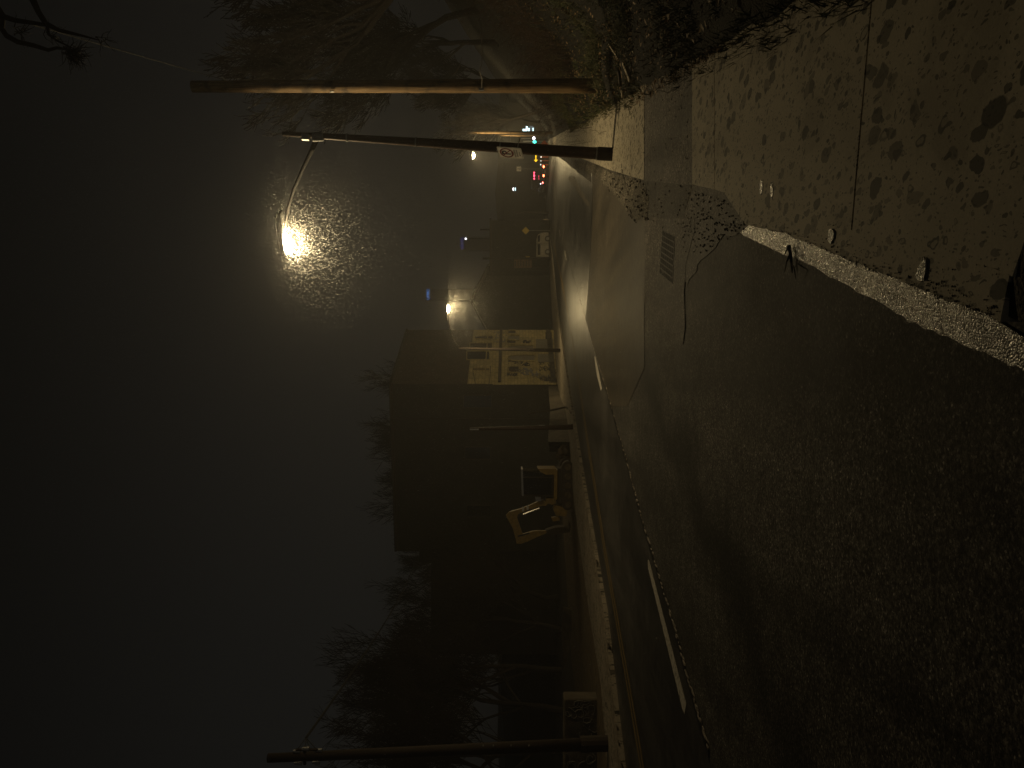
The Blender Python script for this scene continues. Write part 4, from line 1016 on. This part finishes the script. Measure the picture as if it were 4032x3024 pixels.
mb = MB(); c = S(Xof(724, 140), 140, 0); mb.bbox((c.x-1.6, 140, c.z+.25), (c.x+.2, 144.2, c.z+.9), .08); mb.bbox((c.x-1.4, 141, c.z+.9), (c.x, 143.5, c.z+1.45), .1); mb.build('body', MAT['carpaint'], hl)
mb = MB(); mb.sphere(P(2128.5, 723.5, 139.9), (.10, .05, .10), 8, 6); mb.build('headlight', MAT['whitelamp'], hl)
for xx in (c.x-1.5, c.x+.1):
    mb = MB(); mb.tube([(xx-.1, 141, c.z+.3), (xx+.1, 141, c.z+.3)], .3, 10); mb.build('wheel', MAT['rubber'], hl)
# parked pale van on the left pavement (side view)
vd = 96; vb = S(Xof(960, vd), vd, .08)
van = thing('parked_van', 'muddy pale parked van half on the left pavement', 'van', vb)
def vp(pts, name, mat, th, off=0, par=van):
    q_ = [P(x, y, vd)+Vector((0, off, 0)) for x, y in pts]; mb = MB(); mb.prism(q_, (0, th, 0)); return mb.build(name, MAT[mat], par)
gzx = 2120+ (EYE)*F/vd
vp([(gzx-11, 915), (2143, 915), (2128, 918), (2118, 924), (2114, 935), (2113, 1010), (gzx-10, 1010)], 'body', 'palecar', 1.9)
vp([(2117, 930), (2127, 922), (2126, 952), (2117, 952)], 'window', 'glass', .02, -.02); vp([(2117, 962), (2128, 962), (2128, 1004), (2117, 1004)], 'window', 'glass', .02, -.02)
for yy in (940, 992):
    c = S(Xof(yy, vd), vd, .45); mb = MB(); mb.tube([c+Vector((0, -.1, 0)), c+Vector((0, .2, 0))], .36, 14); wh = mb.build('wheel', MAT['rubber'], van)
    mb = MB(); mb.tube([c+Vector((0, -.12, 0)), c+Vector((0, -.09, 0))], .2, 12); mb.build('rim', MAT['steel'], wh)
mb = MB(); mb.sphere(P(2127, 918, vd-.02), (.1, .05, .08), 8, 5); mb.build('headlight', MAT['chrome'], van)
# low slatted fence farther along
fn = thing('slatted_fence', 'low pale slatted fence along the far left pavement', 'fence', S(Xof(880, 118), 118, 0))
for k in range(9):
    yy = 864+k*3.6; mb = MB(); b = S(Xof(yy, 118), 118, .05); mb.box((b.x-.05, 118, b.z), (b.x+.05, 118.06, b.z+.8)); mb.build('slat', MAT['plank'], fn)
mb = MB(); b = S(Xof(898, 118), 118, 0); c = S(Xof(862, 118), 118, 0); mb.box((b.x, 118.065, b.z+.6), (c.x, 118.1, b.z+.7)); mb.build('rail', MAT['plank'], fn)
# kerb wall far: light strip of the left pavement beyond
# towers with roof letters in the fog
def tower(name, label, x, y0, y1, d, txt, mat, wide):
    a = P(x, y1, d); b = P(x, y0, d); size = (b.x-a.x)
    o = thing(name, label, 'tower', (a.x, d, gz(d)))
    mb = MB(); mb.box((a.x-wide, d, gz(d)-1), (b.x+wide, d+8, a.z+1.3)); mb.build('wall', MAT['darkwall'], o)
    c = P(x, (y0+y1)/2, d-.3)
    if txt is None:       # letters too blurred to read: a row of small lit strokes
        mb = MB()
        for k in range(7): mb.box((a.x+size*(k+.15)/7, d-.3, c.z-1-.5*(k % 2)), (a.x+size*(k+.7)/7, d-.1, c.z+.6+.5*(k % 3)))
        mb.build('lit_letters', MAT[mat], o); return
    text_mb(txt, size*.42, frame(c, (1, 0, 0), (0, 0, 1), (0, -1, 0)), .1, .03).build('lit_letters', MAT[mat], o)
tower('office_tower', 'office tower in the fog with blue lit rooftop letters above the far lamp', 1686, 1140, 1178, 600, 'UPMC', 'bluesign', .3)
tower('office_tower', 'foggier office tower with faint violet lit rooftop letters', 1819, 934, 982, 600, None, 'violetsign', .3)
for (xx, yy, r_, lab) in ((1834, 940, .28, 'small white light hanging in the fog beside the violet letters'), (1945, 995, .17, 'tiny white light in the fog above the brown board')):
    dd = 230 if yy == 940 else 140
    o = thing('mast_light', lab, 'light', S(Xof(yy, dd), dd, 0)); mb = MB(); mb.sphere(P(xx, yy, dd), r_, 8, 6); mb.build('bulb', MAT['whitelamp'], o)
    mb = MB(); mb.tube([S(Xof(yy, dd), dd, 0), P(xx+2, yy, dd)], .08, 6); mb.build('mast', MAT['darkwood'], o)

# ------------------------------------------------------------------ banks and hills
from mathutils import noise as MN
def bank_h(x, y):
    t = (x-(.75+.31*y))*.955
    if t < 0: return -.25
    if t < 0: return .0
    b = .10*min(1, t/.3) + .16*min(t, 2) + 1.05*max(0, t-1.6) - .45*max(0, t-9)
    b += .22*min(1, t/1.2)*MN.noise(Vector((x*.9, y*.7, 2))) + .10*min(1, t)*MN.noise(Vector((x*2.7, y*2.7, 5)))
    b = min(b, 9.5+1.2*MN.noise(Vector((x*.1, y*.1, 0))))
    # grassy hump pushing over the sidewalk beyond the timber pole
    hx = x-8.9; hy = y-24.5; b += .55*math.exp(-(hx*hx/1.3+hy*hy/14))
    return b
mb = MB(); yl_ = [ -6+.5*k for k in range(70)] + [29+1.5*k for k in range(20)] + [59+5*k for k in range(40)]
tl_ = [-.5, -.1, .1, .3, .5, .75, 1, 1.3, 1.7, 2.1, 2.6, 3.2, 4, 5, 6.5, 8, 10, 13, 16, 20, 25, 32, 42, 60, 90]
for y in yl_:
    for t in tl_:
        x = .75+.31*y+t/.955
        tx = t
        wob = .12*MN.noise(Vector((y*1.7, 0, 9))) if abs(t) < .4 else 0
        x += wob
        mb.v.append((x, y, gz(y)+H-.03+bank_h(x, y)-(.12 if t < 0 else 0)))
nT = len(tl_)
for j in range(len(yl_)-1):
    for i in range(nT-1): k = j*nT+i; mb.f.append((k, k+1, k+nT+1, k+nT))
tag(mb.build('grass_bank', MAT['bank'], smooth=True), kind='structure')
# distant hill behind the street
mb = MB(); cols = 40
for i in range(cols+1):
    X = -190+ 420*i/cols; Y = 250+22*math.sin(i*.7); hh = 15+7*MN.noise(Vector((X*.02, 0, 3)))+2*MN.noise(Vector((X*.2, 0, 3)))
    mb.v += [(X, Y-30, gz(Y)-2), (X, Y, gz(Y)+hh*.8), (X, Y+20, gz(Y)+hh), (X, Y+60, gz(Y)+hh)]
for i in range(cols):
    for j in range(3): k = i*4+j; mb.f.append((k, k+4, k+5, k+1))
tag(mb.build('distant_hill', MAT['hill'], smooth=True), kind='structure')
# dark slope behind the left trees
mb = MB(); cols = 24
for i in range(cols+1):
    X = -95+ 78*i/cols; hh = 5.5+1.6*MN.noise(Vector((X*.07, 0, 8)))
    mb.v += [(X, 74, gz(74)-1), (X, 82, gz(82)+hh*.7), (X, 90, gz(90)+hh), (X, 110, gz(110)+hh)]
for i in range(cols):
    for j in range(3): k = i*4+j; mb.f.append((k, k+4, k+5, k+1))
tag(mb.build('left_hillside', MAT['hill'], smooth=True), kind='structure')

# grass blades on the bank and at its edge
mb = MB()
def blade(x, y, h, ln, w, lean):
    p = Vector((x, y, gz(y)+h)); a = R.uniform(0, 6.28); dx = Vector((math.cos(a), math.sin(a), 0)); l2 = Vector((R.uniform(-1, 1), R.uniform(-1, 1), 0))*lean
    mb.add([p-dx*w, p+dx*w, p+Vector((0, 0, ln))+l2*ln], [(0, 1, 2)])
for k in range(30000):
    y = 2.5+ (R.random()**1.3)*34; t = abs(R.gauss(0, 1.0)) if R.random() < .7 else R.uniform(0, 6)
    x = .75+.31*y + t/.955 - .10 + .14*MN.noise(Vector((y*1.7, 0, 9)))
    if 8.9 < y < 11.3 and t < 1.0 and R.random() < .85: continue
    hb = H-.04+max(0, bank_h(x, y))
    if MN.noise(Vector((x*1.3, y*1.3, 21))) < -.12 and t > .25: continue
    ln = R.uniform(.04, .13)*(1+.6*max(0, MN.noise(Vector((x*.8, y*.8, 3)))))
    blade(x, y, hb, ln, R.uniform(.003, .007)*(1+y/18), .9)
tag(mb.build('grass', MAT['grass']), kind='stuff')
# fallen leaves over the bank
mb = MB()
for k in range(5200):
    y = 3+R.random()*20; t = R.uniform(.15, 5); x = .75+.31*y+t/.955; h = H+max(0, bank_h(x, y))+.01
    p = Vector((x, y, gz(y)+h)); r = R.uniform(.018, .05); an = R.uniform(0, 6.28); ax_ = Vector((math.cos(an), math.sin(an), R.uniform(-.5, .5))).normalized(); bx = Vector((-math.sin(an), math.cos(an), R.uniform(-.5, .6))).normalized()
    mb.add([p-ax_*r, p+bx*r*.5+Vector((0,0,.01)), p+ax_*r, p-bx*r*.5], [(0, 1, 2, 3)])
tag(mb.build('leaf_litter', MAT['leaf']), kind='stuff')

# broken boards by the sidewalk
def board(p0, p1, w, th, label, mat='plank', up=.02):
    a = P(p0[0], p0[1], p0[2]); b = P(p1[0], p1[1], p1[2]); dv = (b-a).normalized(); s = dv.cross(Vector((0, 0, 1))).normalized(); u = s.cross(dv)
    M_ = frame(a, dv, s, u); L_ = (b-a).length; mb = MB()
    mb.prism([M_ @ Vector(v) for v in ((0, -w/2, 0), (L_*.97, -w/2, 0), (L_, -w*.1, 0), (L_*.95, w*.2, 0), (L_*.985, w/2, 0), (.02, w/2, 0), (-.03, 0, 0))], u*th)
    return tag(mb.build('broken_board', MAT[mat]), label, 'board', 'broken boards on the bank')
board((2463, 248, 11.6), (2491, 320, 11.2), .05, .05, 'brightest pale broken board lying in the bank grass')
board((2521, 190, 10.6), (2534, 262, 10.4), .09, .03, 'wide grey broken board at the edge of the trench patch', 'stone')
board((2442, 285, 12.0), (2448, 332, 11.9), .06, .04, 'dull grey board stub left of the brightest board', 'stone')
board((2402, 175, 12.6), (2438, 232, 12.2), .025, .025, 'thin splintered stick far up the bank, under the brush', 'plank')
board((2455, 360, 12.4), (2458, 382, 12.3), .05, .04, 'tiny pale board stub at the sidewalk edge', 'plank')
board((2492, 196, 10.9), (2508, 224, 10.8), .02, .02, 'short thin pale stick between the two wide boards', 'plank')
# small rocks
for k, (x, y, d, r, lab) in enumerate(((2583, 105, 9.9, .035, 'small pale pinkish rock, highest on the bank'), (2551, 163, 10.2, .032, 'small round rock just above the grey board'), (2590, 148, 9.8, .028, 'small rock beside the dark hole in the bank'))):
    mb = MB(); mb.sphere(P(x, y, d), (r, r*.8, r*1.2), 9, 6); tag(mb.build('rock', MAT['silt']), lab, 'rock', 'small rocks on the bank')

# ------------------------------------------------------------------ trees and brush
def tree_mb(rng, base, height, spread, levels=5, r0=.18, first=.3, upb=.25, twigs=3, lean=(0, 0), minr=.008):
    trunk = MB(); br = MB()
    def grow(p, d, ln, r, lv):
        n = 4 if lv < 2 else 3; pts = [p.copy()]; q = p.copy(); dd = d.copy()
        for k in range(n):
            dd = (dd + Vector((rng.gauss(0, .16), rng.gauss(0, .16), rng.gauss(0, .08)+upb*.12))).normalized()
            q = q + dd*ln/n; pts.append(q.copy())
        rad = [max(minr, r*(1-.45*k/n)) for k in range(n+1)]
        (trunk if lv == 0 else br).tube(pts, rad, 8 if lv == 0 else (5 if lv < 2 else 3), cap=False)
        if lv >= levels: return
        nb = rng.randint(2, 3) + (2 if lv == 0 else 0) + (twigs-2 if lv >= levels-2 else 0)
        for k in range(nb):
            t = rng.uniform(first if lv == 0 else .35, 1); i = min(n-1, int(t*n)); pp = pts[i] + (pts[i+1]-pts[i])*(t*n-i)
            side = Vector((rng.gauss(0, 1), rng.gauss(0, 1), rng.gauss(0, .4))); side = (side-dd*side.dot(dd)).normalized()
            nd = (dd*rng.uniform(.6, 1)+side*spread*rng.uniform(.6, 1.1)+Vector((0, 0, upb))).normalized()
            grow(pp, nd, ln*rng.uniform(.55, .8), max(minr, r*rng.uniform(.42, .6)), lv+1)
        grow(pts[-1], (dd+Vector((0, 0, upb*.3))).normalized(), ln*.72, r*.55, lv+1)
    grow(Vector(base), Vector((lean[0], lean[1], 1)).normalized(), height*.36, r0, 0)
    return trunk, br
def tree(name, label, base, height, seed, group=None, mat='bark', **kw):
    t, b = tree_mb(random.Random(seed), base, height, **kw)
    o = thing(name, label, 'tree', base, group); t.build('trunk', MAT[mat], o, smooth=True); b.build('crown', MAT[mat], o); return o
LT = [(2960, 47, 13.5, 'bare tree directly behind the black utility pole'), (2800, 49, 15, 'tall bare tree just right of the black utility pole'), (2640, 52, 14.5, 'bare tree in the middle of the left group'),
      (2480, 56, 12.8, 'bare tree in front of the low black building'), (2350, 62, 11.5, 'smaller bare tree nearest the big building'), (3080, 44, 13, 'bare tree cut off by the left edge of the view')]
for k, (y, d, h, lab) in enumerate(LT):
    tree('bare_tree', lab, tuple(S(Xof(y, d), d, 0)), h, 20+k, 'bare trees on the left', spread=.75, levels=6, r0=.22, upb=.35, twigs=3, minr=.014)
for k, (y, h) in enumerate(((1640, 19.6), (1740, 19.0), (1850, 19.6), (1960, 19.2), (2080, 20.2))):
    d = 84; tree('bare_tree', 'bare treetop showing over the big roof, ' + ('nearest the street end', 'second from the street end', 'in the middle of the row', 'second from the left end', 'nearest the left roof end')[k],
                 tuple(S(Xof(y, d), d, 0)), h, 60+k, 'bare treetops behind the roof', spread=.6, levels=6, r0=.2, upb=.4, twigs=3, minr=.018)
# trees on the right bank
RT = [(-150, 25, 8.5, .55, 'bare tree high on the bank at the right edge, branches over the timber pole'), (40, 36, 9, .55, 'bare tree on the bank crest, cut by the right edge'), (170, 44, 9, .55, 'bare tree on the bank crest behind the timber pole'),
      (440, 80, 11, .5, 'bare tree between timber pole and leaning pole'), (330, 58, 9, .5, 'bare tree on the bank just left of the timber pole'), (480, 105, 12, .5, 'distant bare tree by the far right poles')]
for k, (y, d, h, sp_, lab) in enumerate(RT):
    X = Xof(y, d)
    b = S(X, d, bank_h(X, d)); tree('bank_tree', lab, tuple(b), h, 80+k, 'bare trees on the right bank', spread=sp_, levels=6, r0=.2, upb=.25, twigs=3, minr=.014)
# overhanging branch of a tree standing right of the camera
br = MB(); ob_ = thing('overhanging_tree', 'bare dark branches hanging in at the upper right corner', 'tree', S(6.4, 7, bank_h(6.4, 7)))
tb = MB(); root = S(6.4, 7, bank_h(6.4, 7)-.2)
tb.tube([root, root+Vector((-.2, .3, 2.5)), P(-150, -200, 8.2), P(-60, 0, 8.5)], [.2, .16, .12, .08], 8, cap=False); tb.build('trunk', MAT['bark'], ob_, smooth=True)
D0 = 8.5
def pxs(l, d=D0): return [P(x, y, d+.02*i) for i, (x, y) in enumerate(l)]
br.tube([P(-120, -60, D0)] + pxs([(-20, 20), (8, 60), (5, 110), (25, 140), (70, 165), (130, 178), (190, 197), (225, 188), (262, 194), (280, 212)]), [.05, .045, .04, .035, .03, .027, .024, .02, .017, .013, .009], 6, cap=False)
br.tube(pxs([(5, 62), (60, 80), (130, 90), (180, 98)]), [.03, .026, .022, .018], 6, cap=False)
br.tube([P(100, -60, D0)] + pxs([(130, 0), (150, 45), (180, 92), (230, 118), (330, 142), (390, 158)]), [.04, .035, .03, .03, .024, .014, .006], 6, cap=False)
br.tube(pxs([(186, 98), (190, 135), (220, 158), (262, 178), (300, 196)]), [.02, .016, .013, .009, .005], 5, cap=False)
rr = random.Random(5)
for k in range(120):
    x0 = rr.choice([(280, 212), (262, 194), (300, 196), (190, 135), (70, 120), (390, 158), (280, 215), (285, 220)]); x, y = x0[0]+rr.uniform(-20, 25), x0[1]+rr.uniform(-15, 20); pts = []; a = rr.gauss(.35, .6)
    for j in range(5):
        pts.append(P(x, y, D0+rr.uniform(-.1, .1))); a += rr.gauss(0, .35); x += 16*math.cos(a)*rr.uniform(.6, 1.2); y += 16*math.sin(a)
    br.tube(pts, [.006, .005, .004, .003, .002], 3, cap=False)
br.build('crown', MAT['bark'], ob_)
# brush: many thin arching stems
def brush(name, label, X, Y, w_, h_, n, seed, mat='brush', group='brush on the bank', dx=0):
    rr = random.Random(seed); b = S(X, Y, bank_h(X, Y)); o = thing(name, label, 'bush', b, group); mb = MB()
    for k in range(n):
        x = X+rr.gauss(0, w_*.35); y = Y+rr.gauss(0, w_*.3); z = gz(y)+H+max(0, bank_h(x, y))-.05
        p = Vector((x, y, z)); a = rr.uniform(0, 6.28); out = Vector((math.cos(a)+dx, math.sin(a), 0))*rr.uniform(.1, .6); hh = h_*rr.uniform(.4, 1)
        pts = [p]
        for j in range(1, 6):
            t = j/5; pts.append(p+out*hh*t*t*1.1+Vector((rr.gauss(0, .03), rr.gauss(0, .03), hh*(t-.28*t*t))))
        mb.tube(pts, [.006, .005, .0045, .0035, .003, .0015], 3, cap=False)
        for q_ in pts[2:]:
            for s in range(2):
                d_ = Vector((rr.gauss(0, 1), rr.gauss(0, 1), rr.gauss(.4, .6))).normalized()*rr.uniform(.08, .28)*h_*.6
                mb.tube([q_, q_+d_], [.0035, .0015], 3, cap=False)
    mb.build('stems', MAT[mat], o); return o
brush('russet_bush', 'russet dead brush on the bank right behind the timber pole', 9.2, 21.6, 2.0, 2.1, 240, 1)
brush('russet_bush', 'dead brush upper right of the timber pole', 11.2, 20.5, 2.2, 2.0, 200, 2)
brush('russet_bush', 'dead brush higher on the bank, near the right edge', 9.6, 16.5, 2.2, 1.4, 170, 3)
brush('russet_bush', 'brush left of the timber pole foot above the grassy hump', 10.3, 27.5, 1.8, 2.2, 200, 4)
brush('green_bramble', 'low green bramble just right of the timber pole foot', 7.2, 16.2, 1.3, .6, 260, 5, 'grass')
brush('green_bramble', 'low green bramble on the grassy hump beyond the timber pole', 9.3, 24.0, 1.6, .7, 330, 6, 'grass')
brush('green_bramble', 'low green bramble by the small rocks near the right edge', 5.4, 11.2, 1.2, .4, 260, 7, 'grass')

# ------------------------------------------------------------------ sleet in the air
mb = MB(); rr = random.Random(11)
lampc = P(1134, 958, 18.7)
def flake(p, s):
    dv = Vector((.22, .05, -1)).normalized()*s*rr.uniform(3.0, 5.0); a = dv.orthogonal().normalized()*s*.34; b = dv.cross(a).normalized()*s*.34
    mb.add([p-dv, p+a, p+b, p-a, p-b, p+dv], [(0,1,2),(0,2,3),(0,3,4),(0,4,1),(5,2,1),(5,3,2),(5,4,3),(5,1,4)])
for k in range(60000):
    r = 8.5*rr.random()**.8; v_ = Vector((rr.gauss(0, 1), rr.gauss(0, 1), rr.gauss(0, 1))).normalized()*r; p = lampc+v_
    if r < .35: continue
    flake(p, rr.uniform(.0026, .0056))
for k in range(6500):
    r = .3+1.7*rr.random()**1.3; v_ = Vector((rr.gauss(0, 1), rr.gauss(0, 1), rr.gauss(0, 1))).normalized()*r; flake(lampc+v_, rr.uniform(.003, .007))
for k in range(5200):
    y = rr.uniform(5, 34); x = rr.uniform(-.5, .5)*y; z = rr.uniform(gz(y)+.2, 12); flake(Vector((x, y, z)), rr.uniform(.002, .005)*(.5+y/20))
l3 = P(1765, 1216, d3-1.6)
for k in range(7000):
    r = 3.6*rr.random()**.6; v_ = Vector((rr.gauss(0, 1), rr.gauss(0, 1), -abs(rr.gauss(0, 1)))).normalized()*r
    if r > .4: flake(l3+v_+Vector((.5, 0, 0)), rr.uniform(.006, .013))
tag(mb.build('falling_sleet', MAT['snow']), kind='stuff')

# ------------------------------------------------------------------ haze
hz = MB(); hz.box((-520, -70, -30), (520, 720, 84))
hm = bpy.data.materials.new('haze air'); hm.use_nodes = True; t_ = hm.node_tree
t_.nodes.remove(t_.nodes['Principled BSDF']); vpn = t_.nodes.new('ShaderNodeVolumePrincipled')
vpn.inputs['Density'].default_value = HAZE_DENSITY; vpn.inputs['Color'].default_value = (.92, .92, .92, 1); vpn.inputs['Anisotropy'].default_value = .45
t_.links.new(vpn.outputs[0], t_.nodes['Material Output'].inputs['Volume'])
tag(hz.build('haze', hm), kind='stuff')
for o in bpy.data.objects:
    if '_o' in o: del o['_o']
